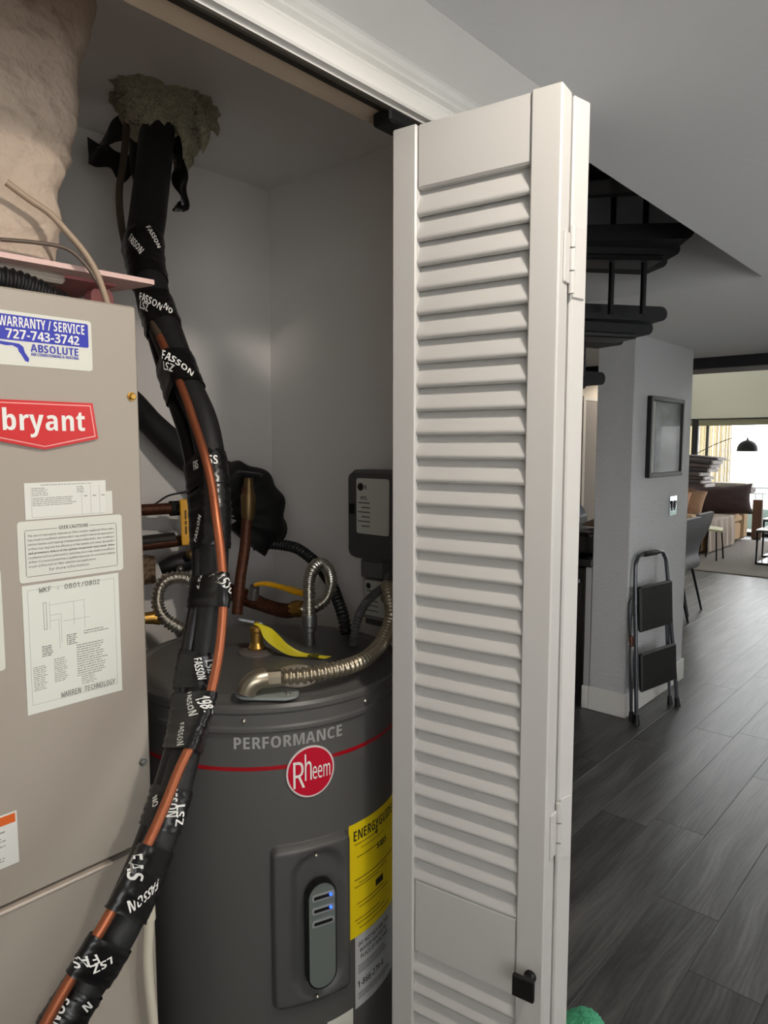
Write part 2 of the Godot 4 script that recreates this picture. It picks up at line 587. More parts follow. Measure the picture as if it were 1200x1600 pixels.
# ------------------------------------------------------------------ the room shell
func shell() -> void:
	var cp := mat("closet_paint", Color.WHITE)
	# hall wall with the closet's opening (X -0.10 to 0.93, up to 2.053)
	var g := Geo.new()
	g.box(Vector3(-1.7, 0, -0.755), Vector3(-0.10, 2.24, -0.66))
	g.box(Vector3(-0.10, 2.0545, -0.676), Vector3(0.93, 2.24, -0.66))
	g.box(Vector3(0.93, 0, -0.755), Vector3(1.3, 2.24, -0.66))
	struct("wall_front", g, white_paint, "white hall wall above and beside the closet opening", "wall")
	struct("wall_back", Geo.new().box(Vector3(-0.25, 0, -1.55), Vector3(1.31, 2.40, -1.457)), cp, "pale back wall of the closet behind the pipes", "wall")
	struct("wall_right", Geo.new().box(Vector3(1.195, 0, -1.457), Vector3(1.31, 2.40, -0.755)), cp, "pale right wall of the closet with the grey disconnect box", "wall")
	struct("wall_left", Geo.new().box(Vector3(-0.25, 0, -1.457), Vector3(-0.15, 2.40, -0.755)), cp, "pale left wall of the closet beside the air handler", "wall")
	var c := Geo.new()
	c.box(Vector3(-0.25, 2.24, -1.55), Vector3(1.31, 2.36, -0.70))
	struct("ceiling_closet", c, cp, "closet ceiling where the black pipe goes up through foam", "ceiling")
	var h := Geo.new()
	h.box(Vector3(-1.7, 2.22, -0.70), Vector3(5.39, 2.46, 3.1))
	h.box(Vector3(1.31, 2.22, -0.745), Vector3(5.39, 2.46, -0.70))
	h.box(Vector3(2.95, 2.22, -2.85), Vector3(5.39, 2.46, -0.745))
	h.box(Vector3(1.20, 2.22, -2.85), Vector3(1.42, 2.46, -0.745))
	struct("ceiling", h, mat("ceiling_paint", Color.WHITE), "white textured hall and kitchen ceiling with the dark stair opening", "ceiling")
	# out of sight: the hall's far side, its end and the wall behind the stairs
	var nw := Geo.new()
	nw.box(Vector3(-1.7, 0, 1.1), Vector3(-1.6, 2.24, 1.2))
	nw.box(Vector3(0.2, 0, 1.1), Vector3(1.4, 2.24, 1.2))
	nw.box(Vector3(3.3, 0, 1.1), Vector3(3.5, 2.24, 1.2))
	for x in [[-1.6, 0.2], [1.4, 3.3]]:
		nw.box(Vector3(x[0], 0, 1.1), Vector3(x[1], 1.15 if x[0] < 0.0 else 0.3, 1.2))
		nw.box(Vector3(x[0], 2.12, 1.1), Vector3(x[1], 2.24, 1.2))
	struct("wall_near", nw, white_paint, "white hall wall behind the camera with two wide windows", "wall")
	struct("wall_end", Geo.new().box(Vector3(-1.8, 0, -0.755), Vector3(-1.7, 2.24, 1.2)), white_paint, "white end wall of the hall behind the camera", "wall")
	var hg := mat("window_glass", Color(0.95, 1.0, 1.0, 0.06), 0.03)
	hg.transparency = BaseMaterial3D.TRANSPARENCY_ALPHA
	for e in [[-1.6, 0.2, "window_3", "wide hall window behind the camera, opposite the closet", 1.15], [1.4, 3.3, "window_4", "wide hall window opposite the spiral stair", 0.3]]:
		var hw := Node3D.new()
		hw.name = e[2]
		add_child(hw)
		tag(hw, e[3], "window", "", "structure")
		var mid: float = (e[0] + e[1]) / 2
		for x in [e[0], mid - 0.025, e[1] - 0.05]:
			put("stile", Geo.new().box(Vector3(x, e[4], 1.12), Vector3(x + 0.05, 2.12, 1.18), 0.004), mat("trim_paint", Color.WHITE), hw)
		put("pane", Geo.new().box(Vector3(e[0] + 0.05, e[4], 1.15), Vector3(mid - 0.025, 2.12, 1.155)), hg, hw)
		put("pane", Geo.new().box(Vector3(mid + 0.025, e[4], 1.15), Vector3(e[1] - 0.05, 2.12, 1.155)), hg, hw)
	struct("wall_side", Geo.new().box(Vector3(1.2, 0, -2.85), Vector3(1.3, 4.7, -1.55)), white_paint, "white wall behind the spiral stair", "wall")
	struct("wall_corner", Geo.new().box(Vector3(3.4, 0, 1.2), Vector3(3.5, 4.7, 3.1)), white_paint, "white return wall between hall and living room", "wall")
	# header of the closet opening: dark track and tan underside seen from below
	var head := put("header_soffit", Geo.new().box(Vector3(-0.10, 2.053, -0.713), Vector3(0.93, 2.24, -0.676)), mat("tan_header_paint", Color.WHITE))
	tag(head, "tan underside of the closet header behind the door track", "header", "", "structure")

func door_casing() -> void:
	var tp := mat("trim_paint", Color.WHITE)
	# moulded casing over the opening, its profile pulled along the wall: y up the wall, z out of it
	var prof := PackedVector2Array([Vector2(0.0, 2.058), Vector2(0.009, 2.058), Vector2(0.011, 2.061), Vector2(0.011, 2.080), Vector2(0.009, 2.083), Vector2(0.010, 2.086), Vector2(0.015, 2.091), Vector2(0.013, 2.096), Vector2(0.017, 2.101), Vector2(0.019, 2.108), Vector2(0.018, 2.114), Vector2(0.0, 2.116)])
	var x := Transform3D(Basis(Vector3(0, 0, 1), Vector3(0, 1, 0), Vector3(-1, 0, 0)), Vector3(0, 0, -0.66))
	var o := put("trim_1", Geo.new().prism(x, prof, 0.17, -0.995), tp)
	tag(o, "white moulded casing over the closet opening", "trim", "", "structure")
	var side := put("trim_2", Geo.new().box(Vector3(0.93, 0, -0.66), Vector3(0.99, 2.053, -0.645), 0.003), tp)
	tag(side, "white upright casing at the closet jamb behind the folded door", "trim", "", "structure")
	# the steel track of the folding door
	var t := thing("door_track", "dark steel door track under the closet header", "track", Vector3(0.4, 2.053, -0.69))
	put("rail", Geo.new().box(Vector3(-0.09, 2.047, -0.672), Vector3(0.88, 2.0545, -0.658), 0.002), mat("track_steel", Color(0.16, 0.145, 0.12), 0.5, 0.6), t)
	put("bracket", Geo.new().box(Vector3(0.75, 2.034, -0.690), Vector3(0.80, 2.0525, -0.656), 0.003), mat("black_metal", Color.BLACK), t)

func floor_planks() -> void:
	var base_tex := wood_image(99, 512, 512, true)
	var bm := mat("floor_far", Color(0.92, 0.92, 0.92), 0.42)
	bm.albedo_texture = ImageTexture.create_from_image(base_tex)
	bm.uv1_scale = Vector3(0.8, 0.8, 1)
	var base := Geo.new().box(Vector3(-1.8, -0.12, -4.85), Vector3(13.75, -0.006, 3.1))
	var fl := struct("floor", base, bm, "dark grey wood plank floor of the hall and living room", "floor")
	var ms: Array[StandardMaterial3D] = []
	for i in 6:
		var m := mat("plank_%d" % i, Color(1, 1, 1), 0.40)
		m.albedo_texture = ImageTexture.create_from_image(wood_image(i, 768, 128))
		m.roughness = 0.34
		m.uv1_scale = Vector3(1.0 / 1.24, 1.0 / 0.208, 1)
		m.uv1_offset = Vector3(0.5, 0.5, 0)
		ms.append(m)
	var meshes := []
	for k in 2:
		meshes.append(null)
	var gm := Geo.new().box(Vector3(-0.6095, -0.006, -0.1026), Vector3(0.6095, 0, 0.1026), 0.0012)
	var shared := gm.done()
	var w := 0.2056
	var joint := {0: 2.133, 1: 2.43, 2: 2.95}
	var n := 0
	for k in range(-4, 22):
		var z := -0.5495 - w * k
		var start: float
		if joint.has(k):
			start = joint[k]
		else:
			start = fmod(absf(k * 0.83 + 0.37), 1.22) + 1.22
		for j in range(-3, 8):
			var x := start + 1.22 * j + 0.61
			if x < -0.2 or x > 10.2 or z < -0.62 * x - 0.45 or z > -0.10 * x + 0.55:
				continue
			var o := MeshInstance3D.new()
			o.mesh = shared
			o.material_override = ms[rng.randi() % 6]
			o.name = "plank" if n == 0 else "plank_%03d" % n
			n += 1
			fl.add_child(o)
			o.position = Vector3(x, 0, z)
			if rng.randf() < 0.5:
				o.rotation.y = PI

func wood_image(sd: int, w: int, h: int, many := false) -> Image:
	var im := Image.create(w, h, false, Image.FORMAT_RGB8)
	var a := FastNoiseLite.new()
	a.seed = sd * 17 + 3
	a.frequency = 1.0
	a.fractal_octaves = 3
	var tone := 0.0 if many else (sd % 3 - 1) * 0.03
	for y in h:
		for x in w:
			var u := float(x) / w * (1.24 if not many else 1.25)
			var v := float(y) / h * (0.208 if not many else 1.25)
			var warp := a.get_noise_2d(u * 1.3, v * 7.0) * 0.022 + a.get_noise_2d(u * 0.8 + 40.0, v * 3.0) * 0.03
			var ring := sin((v + warp) * 330.0 + a.get_noise_2d(u * 3.0, v * 30.0) * 2.0)
			var streak := a.get_noise_2d(u * 1.6 + 9.0, (v + warp * 0.6) * 75.0)
			var fine := a.get_noise_2d(u * 22.0, v * 420.0)
			var broad := a.get_noise_2d(u * 1.4 + 77.0, (v + warp) * 13.0)
			var c := 0.285 + tone + ring * 0.020 + streak * 0.045 + fine * 0.045 + broad * 0.105
			im.set_pixel(x, y, Color(c * 1.01, c * 0.985, c * 0.955))
	return im

func stair_opening() -> void:
	# the shaft over the spiral stair
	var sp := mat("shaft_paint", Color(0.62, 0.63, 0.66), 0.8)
	struct("wall_shaft_front", Geo.new().box(Vector3(1.31, 2.46, -0.745), Vector3(2.95, 4.7, -0.645)), sp, "grey shaft wall above the spiral stair, hall side", "wall")
	struct("wall_shaft_left", Geo.new().box(Vector3(1.2, 2.46, -1.55), Vector3(1.3, 4.7, -0.645)), sp, "grey shaft wall above the spiral stair, closet side", "wall")
	struct("wall_shaft_back", Geo.new().box(Vector3(1.2, 2.46, -2.95), Vector3(3.05, 4.7, -2.85)), sp, "grey shaft wall above the spiral stair, kitchen side", "wall")
	struct("wall_shaft_right", Geo.new().box(Vector3(2.95, 2.46, -2.85), Vector3(3.05, 4.7, -0.645)), sp, "grey shaft wall seen at the edge of the stair opening", "wall")
	struct("ceiling_shaft", Geo.new().box(Vector3(1.2, 4.7, -2.95), Vector3(3.05, 4.8, -0.645)), sp, "grey ceiling high above the spiral stair", "ceiling")

func living_shell() -> void:
	var cr := mat("cream_wall_paint", Color.WHITE)
	struct("wall_kitchen", Geo.new().box(Vector3(1.3, 0, -2.85), Vector3(7.4, 2.46, -2.71)), mat("kitchen_cream", Color(0.86, 0.81, 0.74), 0.8), "cream back wall of the kitchen with taupe doors", "wall")
	struct("wall_return", Geo.new().box(Vector3(7.3, 0, -4.85), Vector3(7.4, 4.7, -2.85)), cr, "cream return wall of the living room", "wall")
	struct("wall_living", Geo.new().box(Vector3(7.3, 0, -4.85), Vector3(13.75, 4.7, -4.75)), cr, "cream side wall behind the sofa", "wall")
	struct("wall_far", Geo.new().box(Vector3(5.39, 0, 3.0), Vector3(13.75, 4.7, 3.1)), cr, "cream wall across the living room", "wall")
	struct("wall_hall_side", Geo.new().box(Vector3(3.5, 0, 3.0), Vector3(5.5, 2.46, 3.1)), cr, "cream wall beside the hall's wide end", "wall")
	struct("wall_loft", Geo.new().box(Vector3(5.39, 2.30, -2.85), Vector3(5.49, 4.7, 3.1)), cr, "cream wall of the loft over the beam", "wall")
	struct("wall_loft_side", Geo.new().box(Vector3(5.39, 2.46, -2.95), Vector3(7.4, 4.7, -2.85)), cr, "cream loft wall above the dining corner", "wall")
	var b := Geo.new().box(Vector3(5.385, 2.14, -2.71), Vector3(5.74, 2.30, 3.0), 0.002)
	struct("beam", b, mat("brown_soffit", Color.WHITE), "brown boxed beam between kitchen and living room", "beam")
	put("face_board", Geo.new().box(Vector3(5.368, 2.142, -2.71), Vector3(5.385, 2.22, 3.0)), mat("dark_beam", Color.WHITE), get_node("beam"), "black face of the beam")
	struct("ceiling_living", Geo.new().box(Vector3(5.39, 4.7, -4.85), Vector3(13.75, 4.8, 3.1)), mat("ceiling_paint", Color.WHITE), "high white ceiling of the living room", "ceiling")
	# window wall at X 13.6: sliding doors from z -4.65 to 1.6 up to 2.07, a clerestory above
	var w := Geo.new()
	w.box(Vector3(13.6, 0, -4.75), Vector3(13.75, 4.7, -4.66))
	w.box(Vector3(13.6, 2.07, -4.66), Vector3(13.75, 3.0, 1.9))
	w.box(Vector3(13.6, 0, 1.9), Vector3(13.75, 4.7, 3.0))
	w.box(Vector3(13.6, 4.3, -4.66), Vector3(13.75, 4.7, 1.9))
	struct("wall_window", w, mat("window_wall_cream", Color(0.93, 0.925, 0.87), 0.8), "cream wall over the sliding glass doors", "wall")
	var dark := mat("window_frame_dark", Color(0.13, 0.13, 0.15), 0.45, 0.3)
	var pale := mat("window_frame_pale", Color(0.58, 0.57, 0.48), 0.5)
	var glass := mat("window_glass", Color(0.95, 1.0, 1.0, 0.06), 0.03)
	glass.transparency = BaseMaterial3D.TRANSPARENCY_ALPHA
	var win := Node3D.new()
	win.name = "window_1"
	add_child(win)
	tag(win, "wide sliding glass doors to the balcony behind the sofa", "window", "", "structure")
	put("head_rail", Geo.new().box(Vector3(13.60, 1.945, -4.66), Vector3(13.70, 2.055, 1.9), 0.004), pale, win, "pale head rail")
	put("frame", Geo.new().box(Vector3(13.585, 2.052, -4.66), Vector3(13.70, 2.072, 1.9), 0.002), dark, win)
	put("sill", Geo.new().box(Vector3(13.60, 0.0, -4.66), Vector3(13.70, 0.06, 1.9), 0.004), dark, win)
	put("stile", Geo.new().box(Vector3(13.58, 0.06, -4.50), Vector3(13.66, 2.05, -4.39), 0.006), dark, win)
	put("stile", Geo.new().box(Vector3(13.62, 0.06, -4.262), Vector3(13.67, 1.95, -4.212), 0.004), mat("stile_grey", Color(0.36, 0.35, 0.31), 0.5), win)
	put("stile", Geo.new().box(Vector3(13.62, 0.06, -1.6), Vector3(13.68, 1.95, -1.53), 0.004), dark, win)
	put("stile", Geo.new().box(Vector3(13.62, 0.06, 0.15), Vector3(13.68, 1.95, 0.22), 0.004), dark, win)
	for z in [[-4.66, -4.50], [-4.39, -4.262], [-4.212, -1.6], [-1.53, 0.15], [0.22, 1.9]]:
		put("pane", Geo.new().box(Vector3(13.64, 0.06, z[0]), Vector3(13.646, 1.95, z[1])), glass, win)
	var cl := Node3D.new()
	cl.name = "window_2"
	add_child(cl)
	tag(cl, "high clerestory window above the sliding doors", "window", "", "structure")
	put("pane", Geo.new().box(Vector3(13.64, 3.0, -4.66), Vector3(13.646, 4.3, 1.9)), glass, cl)
	put("frame", Geo.new().box(Vector3(13.62, 3.0, -1.43), Vector3(13.68, 4.3, -1.35), 0.004), dark, cl)
	# balcony
	struct("balcony_floor", Geo.new().box(Vector3(13.75, -0.2, -5.2), Vector3(15.3, -0.03, 2.5)), mat("balcony_concrete", Color(0.66, 0.66, 0.63), 0.85), "pale concrete balcony floor outside the glass doors", "balcony")
	struct("parapet", Geo.new().box(Vector3(15.0, -0.03, -5.2), Vector3(15.12, 0.36, 2.5), 0.006), mat("parapet_paint", Color(0.42, 0.50, 0.48), 0.8), "low grey green parapet below the balcony railing", "parapet")
	var r := thing("balcony_railing", "thin grey metal railing along the balcony edge", "railing", Vector3(15.06, 0.36, -1.3))
	var rm := mat("railing_metal", Color(0.50, 0.56, 0.57), 0.5, 0.3)
	put("top_rail", Geo.new().box(Vector3(15.03, 0.755, -5.2), Vector3(15.09, 0.785, 2.5), 0.006), rm, r)
	put("lower_rail", Geo.new().box(Vector3(15.045, 0.645, -5.2), Vector3(15.075, 0.668, 2.5), 0.004), rm, r)
	for i in 22:
		var z := -4.0 + 0.125 * i
		put("baluster", Geo.new().box(Vector3(15.05, 0.35, z), Vector3(15.07, 0.65, z + 0.018)), rm, r)
	for z in [-4.1, -1.2, 1.6]:
		put("post", Geo.new().box(Vector3(15.04, 0.35, z), Vector3(15.08, 0.76, z + 0.04)), rm, r)
	var s := thing("bamboo_screen", "tall pale yellow bamboo screen on the balcony beside the glass doors", "screen", Vector3(14.8, -0.03, -4.5))
	var cm1 := mat("bamboo", Color(0.60, 0.53, 0.38), 0.6)
	var cm2 := mat("bamboo_pale", Color(0.68, 0.62, 0.47), 0.6)
	for i in 30:
		var z := -4.92 + 0.026 * i
		var p := path([Vector3(14.8, -0.03, z), Vector3(14.8 + rng.randf_range(-0.01, 0.01), 1.1, z + rng.randf_range(-0.008, 0.008)), Vector3(14.8, 2.5 + rng.randf_range(-0.05, 0.05), z)], 0.3)
		put("cane", Geo.new().tube(p, 0.0135, 8), cm1 if i % 3 else cm2, s)
	for y in [0.4, 1.3, 2.2]:
		put("crossbar", Geo.new().tube(PackedVector3Array([Vector3(14.82, y, -4.93), Vector3(14.82, y, -4.15)]), 0.012, 8), cm1, s)

# ------------------------------------------------------------------ the folded louvered door
func bifold_door() -> void:
	var a1 := Vector3(0.767, 0, -0.668)
	var u1 := Vector3(0.141, 0, 0.990).normalized()
	var u2 := Vector3(-0.165, 0, 0.986).normalized()
	var a2 := Vector3(0.8815, 0, -0.672)
	var o := Node3D.new()
	o.name = "door_1"
	add_child(o)
	o.position = a1
	tag(o, "white louvered folding door standing open with its two panels folded together", "door", "", "structure")
	door_panel(o, a1, u1)
	door_panel(o, a2, u2)
	# hinges across the two near edges
	var e := a1 + u1 * 0.2414
	var z1 := u1.cross(Vector3.UP)
	for y in [1.785, 1.035]:
		var h := Node3D.new()
		h.name = numbered("hinge", o)
		o.add_child(h)
		h.position = Vector3.ZERO
		h.set_meta("label", "painted white hinge")
		var t1 := Transform3D(Basis(u1, Vector3.UP, z1), e)
		var t2 := Transform3D(Basis(u2, Vector3.UP, u2.cross(Vector3.UP)), a2 + u2 * 0.2414)
		var g := Geo.new()
		g.obox(t1 * Transform3D(Basis(), Vector3(0.0012, y + 0.046, -0.022)), Vector3(0.0032, 0.062, 0.018), 0.001)
		put("leaf", g, door_paint, h)
		var g2 := Geo.new()
		g2.obox(t2 * Transform3D(Basis(), Vector3(0.0012, y + 0.044, -0.014)), Vector3(0.0032, 0.088, 0.024), 0.001)
		put("leaf", g2, door_paint, h)
		var k := e + u1 * 0.004 - z1 * 0.0345
		var g3 := Geo.new()
		for j in 3:
			g3.tube(PackedVector3Array([k + Vector3.UP * (y + 0.004 + j * 0.028), k + Vector3.UP * (y + 0.030 + j * 0.028)]), 0.0042, 10)
		put("knuckle", g3, door_paint, h)
	# the square black knob on its round post
	var t := Transform3D(Basis(u1, Vector3.UP, z1), a1)
	var kn := Node3D.new()
	kn.name = "knob"
	o.add_child(kn)
	kn.set_meta("label", "square black knob")
	var bp := mat("black_plastic", Color.BLACK)
	put("post", Geo.new().lathe(Transform3D(t.basis * Basis(Vector3(1, 0, 0), Vector3(0, 0, 1), Vector3(0, -1, 0)), t * Vector3(0.224, 0.886, 0)), [Vector2(0.0085, 0), Vector2(0.0085, 0.003), Vector2(0.006, 0.005), Vector2(0.006, 0.022), Vector2(0, 0.022)], 20), bp, kn)
	put("plate", Geo.new().obox(t * Transform3D(Basis(), Vector3(0.224, 0.886, 0.025)), Vector3(0.030, 0.030, 0.007), 0.0012), bp, kn)

func door_panel(o: Node3D, a: Vector3, u: Vector3) -> void:
	var z := u.cross(Vector3.UP)
	var t := Transform3D(Basis(u, Vector3.UP, z), a)
	var p := Node3D.new()
	p.name = numbered("panel", o)
	o.add_child(p)
	var th := 0.033
	var bx := func(x0: float, x1: float, y0: float, y1: float, inset: float, bev: float) -> Geo:
		return Geo.new().obox(t * Transform3D(Basis(), Vector3((x0 + x1) / 2, (y0 + y1) / 2, -th / 2)), Vector3(x1 - x0, y1 - y0, th - 2 * inset), bev)
	put("stile", bx.call(0.0, 0.0385, 0.012, 2.03, 0.0, 0.0022), door_paint, p)
	put("stile", bx.call(0.2015, 0.2414, 0.012, 2.03, 0.0, 0.0022), door_paint, p)
	put("rail", bx.call(0.038, 0.202, 1.945, 2.0295, 0.003, 0.003), door_paint, p)
	put("rail", bx.call(0.038, 0.202, 0.842, 0.957, 0.003, 0.003), door_paint, p)
	put("rail", bx.call(0.038, 0.202, 0.012, 0.16, 0.003, 0.003), door_paint, p)
	# one slat: a board leaning out at its lower edge, with a rounded nose
	var prof := stadium(Vector2(-0.0235, 0.0215), Vector2(-0.0075, -0.0140), 0.0052, 7)
	var x := Transform3D(Basis(z, Vector3.UP, z.cross(Vector3.UP)), a)
	var g := Geo.new().prism(x, prof, -0.0385, -0.2015, true)
	var m := g.done()
	for band in [[0.957, 1.945, 30], [0.16, 0.842, 21]]:
		for i in band[2]:
			var y: float = band[1] - (band[1] - band[0]) / band[2] * (i + 0.5)
			var s := put("slat", m, door_paint, p)
			s.position.y += y

# ------------------------------------------------------------------ the air handler
const ZF := -0.86

func air_handler() -> void:
	var fp := mat("furnace_paint", Color.WHITE)
	var o := thing("air_handler", "tall beige grey metal air handler with stickers and a red badge", "air handler", Vector3(0.2, 0, -1.14))
	put("cabinet", Geo.new().box(Vector3(-0.06, 0.0, -1.42), Vector3(0.4845, 1.776, -0.876), 0.003), fp, o)
	put("upper_panel", Geo.new().box(Vector3(-0.06, 1.057, -0.8755), Vector3(0.485, 1.777, ZF), 0.0025), fp, o)
	var lp := put("lower_panel", Geo.new().box(Vector3(-0.06, 0.04, -0.8755), Vector3(0.485, 1.049, ZF), 0.0025), fp, o)
	put("lip", Geo.new().box(Vector3(-0.06, 1.0485, -0.872), Vector3(0.425, 1.0525, ZF + 0.003), 0.001), mat("lip_paint", Color(0.78, 0.73, 0.68), 0.4), lp, "bright metal lip")
	for q in [[Vector3(0.4745, 1.662, ZF), true], [Vector3(0.4735, 1.172, ZF), false]]:
		var s := Geo.new().lathe(Transform3D(Basis(Vector3(1, 0, 0), Vector3(0, 0, 1), Vector3(0, -1, 0)), q[0]), [Vector2(0.0062, 0), Vector2(0.0062, 0.0012), Vector2(0.0046, 0.0015), Vector2(0.0046, 0.005), Vector2(0.0036, 0.006), Vector2(0, 0.006)], 6)
		put("screw", s, brass if q[1] else mat("grey_steel", Color.GRAY), o)
	var f := Transform3D(Basis(), Vector3(0, 0, ZF))
	var wl := mat("white_label", Color.WHITE)
	var blue := mat("blue_ink", Color(0.12, 0.17, 0.66), 0.5)
	var pl := func(x: float, y: float, lift := 0.0014) -> Callable: return on_plane(Vector3(x, y, ZF + lift), Vector3.RIGHT, Vector3.UP)
	# service sticker
	var w := put("service_sticker", Geo.new().prism(Transform3D(Basis(), Vector3(0.3635, 1.7205, ZF)), rounded(0.121, 0.0605, 0.004), 0.0, 0.0007), wl, o, "blue and white service sticker")
	put("band", Geo.new().prism(Transform3D(Basis(), Vector3(0.362, 1.7325, ZF + 0.0007)), rounded(0.1155, 0.0285, 0.002), 0.0, 0.0003), blue, w)
	lettering(w, "WARRANTY / SERVICE", 0.0985, 0.0112, white_ink, pl.call(0.3165, 1.7335))
	lettering(w, "727-743-3742", 0.084, 0.0105, white_ink, pl.call(0.324, 1.7203))
	lettering(w, "ABSOLUTE", 0.056, 0.0088, blue, pl.call(0.3505, 1.7072))
	lettering(w, "AIR CONDITIONING & HEATING", 0.056, 0.0033, blue, pl.call(0.3505, 1.7028))
	put("state_outline", Geo.new().prism(Transform3D(Basis(), Vector3(0, 0, ZF + 0.0007)), PackedVector2Array([Vector2(0.313, 1.7165), Vector2(0.338, 1.7150), Vector2(0.3425, 1.7120), Vector2(0.3440, 1.7060), Vector2(0.3485, 1.6990), Vector2(0.3478, 1.6950), Vector2(0.3440, 1.6960), Vector2(0.3400, 1.7030), Vector2(0.3375, 1.7060), Vector2(0.3365, 1.7100), Vector2(0.3310, 1.7125), Vector2(0.3240, 1.7118), Vector2(0.3130, 1.7135)]), 0.0, 0.0003), blue, w)
	# red badge
	var red := mat("badge_red", Color(0.80, 0.13, 0.14), 0.35)
	var rim := mat("badge_rim", Color(0.90, 0.62, 0.60), 0.3)
	var shape := func(s: float) -> PackedVector2Array:
		return PackedVector2Array([Vector2(0.360 - 0.0600 + s, 1.6510 - s), Vector2(0.360 + 0.0600 - s, 1.6510 - s), Vector2(0.360 + 0.0655 - s * 1.2, 1.6075 + s * 0.9), Vector2(0.360, 1.5945 + s), Vector2(0.360 - 0.0655 + s * 1.2, 1.6075 + s * 0.9)])
	var b := put("badge", Geo.new().prism(f, shape.call(0.0), 0.0, 0.005), red, o, "red badge with white lettering")
	put("rim_line", Geo.new().prism(f, shape.call(0.0028), 0.004, 0.0057), rim, b)
	put("field", Geo.new().prism(f, shape.call(0.0042), 0.004, 0.0060), red, b)
	lettering(b, "bryant", 0.0945, 0.0335, white_ink, pl.call(0.3140, 1.6085, 0.0066))
	# rating table
	var gi := Color(0.55, 0.55, 0.53)
	var dk := Color(0.30, 0.30, 0.29)
	var t1 := paper(320, 140, Color(0.86, 0.86, 0.83), [[60, 8, 230, 5, 3, gi], [28, 20, 60, 30, 3, gi], [200, 20, 30, 22, 3, gi], [28, 58, 190, 30, 3, gi]], 3)
	for x in [24, 218, 255, 292]:
		t1.fill_rect(Rect2i(x, 16, 1, 118), gi)
	for k in 4:
		t1.fill_rect(Rect2i(228 + 36 * k, 58, 14, 4), gi)
	t1.fill_rect(Rect2i(24, 133, 290, 1), gi)
	put("rating_label", sticker(Transform3D(Basis(), Vector3(0.3855, 1.534, ZF)), 0.099, 0.043), image_mat("rating_print", t1), o, "torn white rating label")
	put("rating_label", sticker(Transform3D(Basis(), Vector3(0.4391, 1.527, ZF)), 0.008, 0.029), wl, o)
	# caution label
	var c := put("caution_label", Geo.new().prism(Transform3D(Basis(), Vector3(0.3905, 1.4745, ZF)), rounded(0.1290, 0.0725, 0.004), 0.0, 0.0008), wl, o, "white caution label with rounded corners")
	var gk := mat("grey_ink", Color.GRAY)
	var line := Geo.new()
	for s in [-1.0, 1.0]:
		line.box(Vector3(0.3905 - 0.056, 1.4725 + s * 0.0275 - 0.00025, ZF + 0.0008), Vector3(0.3905 + 0.056, 1.4725 + s * 0.0275 + 0.00025, ZF + 0.0011))
		line.box(Vector3(0.3905 + s * 0.0565 - 0.00025, 1.446, ZF + 0.0008), Vector3(0.3905 + s * 0.0565 + 0.00025, 1.499, ZF + 0.0011))
	put("border_line", line, gk, c)
	put("gap", Geo.new().box(Vector3(0.372, 1.4985, ZF + 0.0008), Vector3(0.412, 1.5015, ZF + 0.0012)), wl, c)
	lettering(c, "USER CAUTIONS", 0.036, 0.0042, gk, pl.call(0.374, 1.4985))
	var tx := ["The use of improperly selected air filters and/or neglected filters often", "may result in insufficient airflow which may result in abnormal operation of", "electric heaters and tripping of temperature safety limits. Also insufficient", "airflow may degrade the efficiency of the system and cause discomfort", "and premature failure of the system compressor may result. Other", "conditions such as undersized or restrictive ducts may result in insufficient", "airflow. It is recommended that a qualified technician be consulted to ensure", "proper airflow with air filter selection and applications.", "for more information."]
	for k in tx.size():
		var ww: float = 0.107 if k < 7 else 0.082 if k == 7 else 0.05
		lettering(c, tx[k], ww, 0.0033, gk, pl.call(0.337 if k < 8 else 0.36, 1.4915 - 0.0052 * k), k == 4, "Droid Sans", "small_print")
	# wiring diagram
	var t3 := paper(360, 470, Color(0.86, 0.87, 0.83), [[185, 250, 120, 118, 4, gi], [60, 230, 40, 40, 3, dk], [26, 300, 50, 90, 3, gi], [100, 285, 50, 90, 3, gi], [200, 375, 60, 30, 3, gi], [150, 205, 40, 36, 3, dk], [215, 200, 100, 16, 4, gi]], 8)
	for r in [Rect2i(18, 18, 324, 1), Rect2i(18, 18, 1, 420), Rect2i(341, 18, 1, 420), Rect2i(18, 437, 324, 1), Rect2i(70, 70, 12, 100), Rect2i(92, 70, 1, 100), Rect2i(92, 82, 90, 1), Rect2i(180, 82, 1, 90), Rect2i(92, 120, 40, 1), Rect2i(132, 120, 1, 110), Rect2i(92, 140, 32, 1), Rect2i(124, 140, 1, 110), Rect2i(220, 82, 1, 110), Rect2i(180, 82, 40, 1), Rect2i(140, 150, 100, 1)]:
		t3.fill_rect(r, gi)
	t3.fill_rect(Rect2i(72, 72, 8, 96), Color(0.86, 0.87, 0.83))
	var d := put("wiring_label", sticker(Transform3D(Basis(), Vector3(0.3878, 1.3570, ZF)), 0.1195, 0.156), image_mat("wiring_print", t3), o, "white wiring diagram label")
	lettering(d, "WKF - 0801/0802", 0.075, 0.0062, gk, pl.call(0.347, 1.4245), true, "Droid Sans Mono")
	lettering(d, "WARREN TECHNOLOGY", 0.070, 0.0068, gk, pl.call(0.368, 1.2905), true, "Droid Sans Mono")
	# labels that run out of the picture
	put("side_label", Geo.new().prism(Transform3D(Basis(), Vector3(0.252, 1.3995, ZF)), rounded(0.108, 0.118, 0.004), 0.0, 0.0008), wl, o, "white rounded label at the cabinet's middle")
	var q := paper(160, 140, Color(0.86, 0.86, 0.84), [[10, 34, 120, 20, 4, gi], [10, 60, 130, 40, 3, gi], [10, 106, 130, 26, 3, gi]], 5)
	q.fill_rect(Rect2i(4, 4, 152, 24), Color(0.84, 0.38, 0.12))
	put("warning_label", sticker(Transform3D(Basis(), Vector3(0.272, 1.1365, ZF)), 0.076, 0.064), image_mat("warning_print", q), o, "white warning label with an orange top")

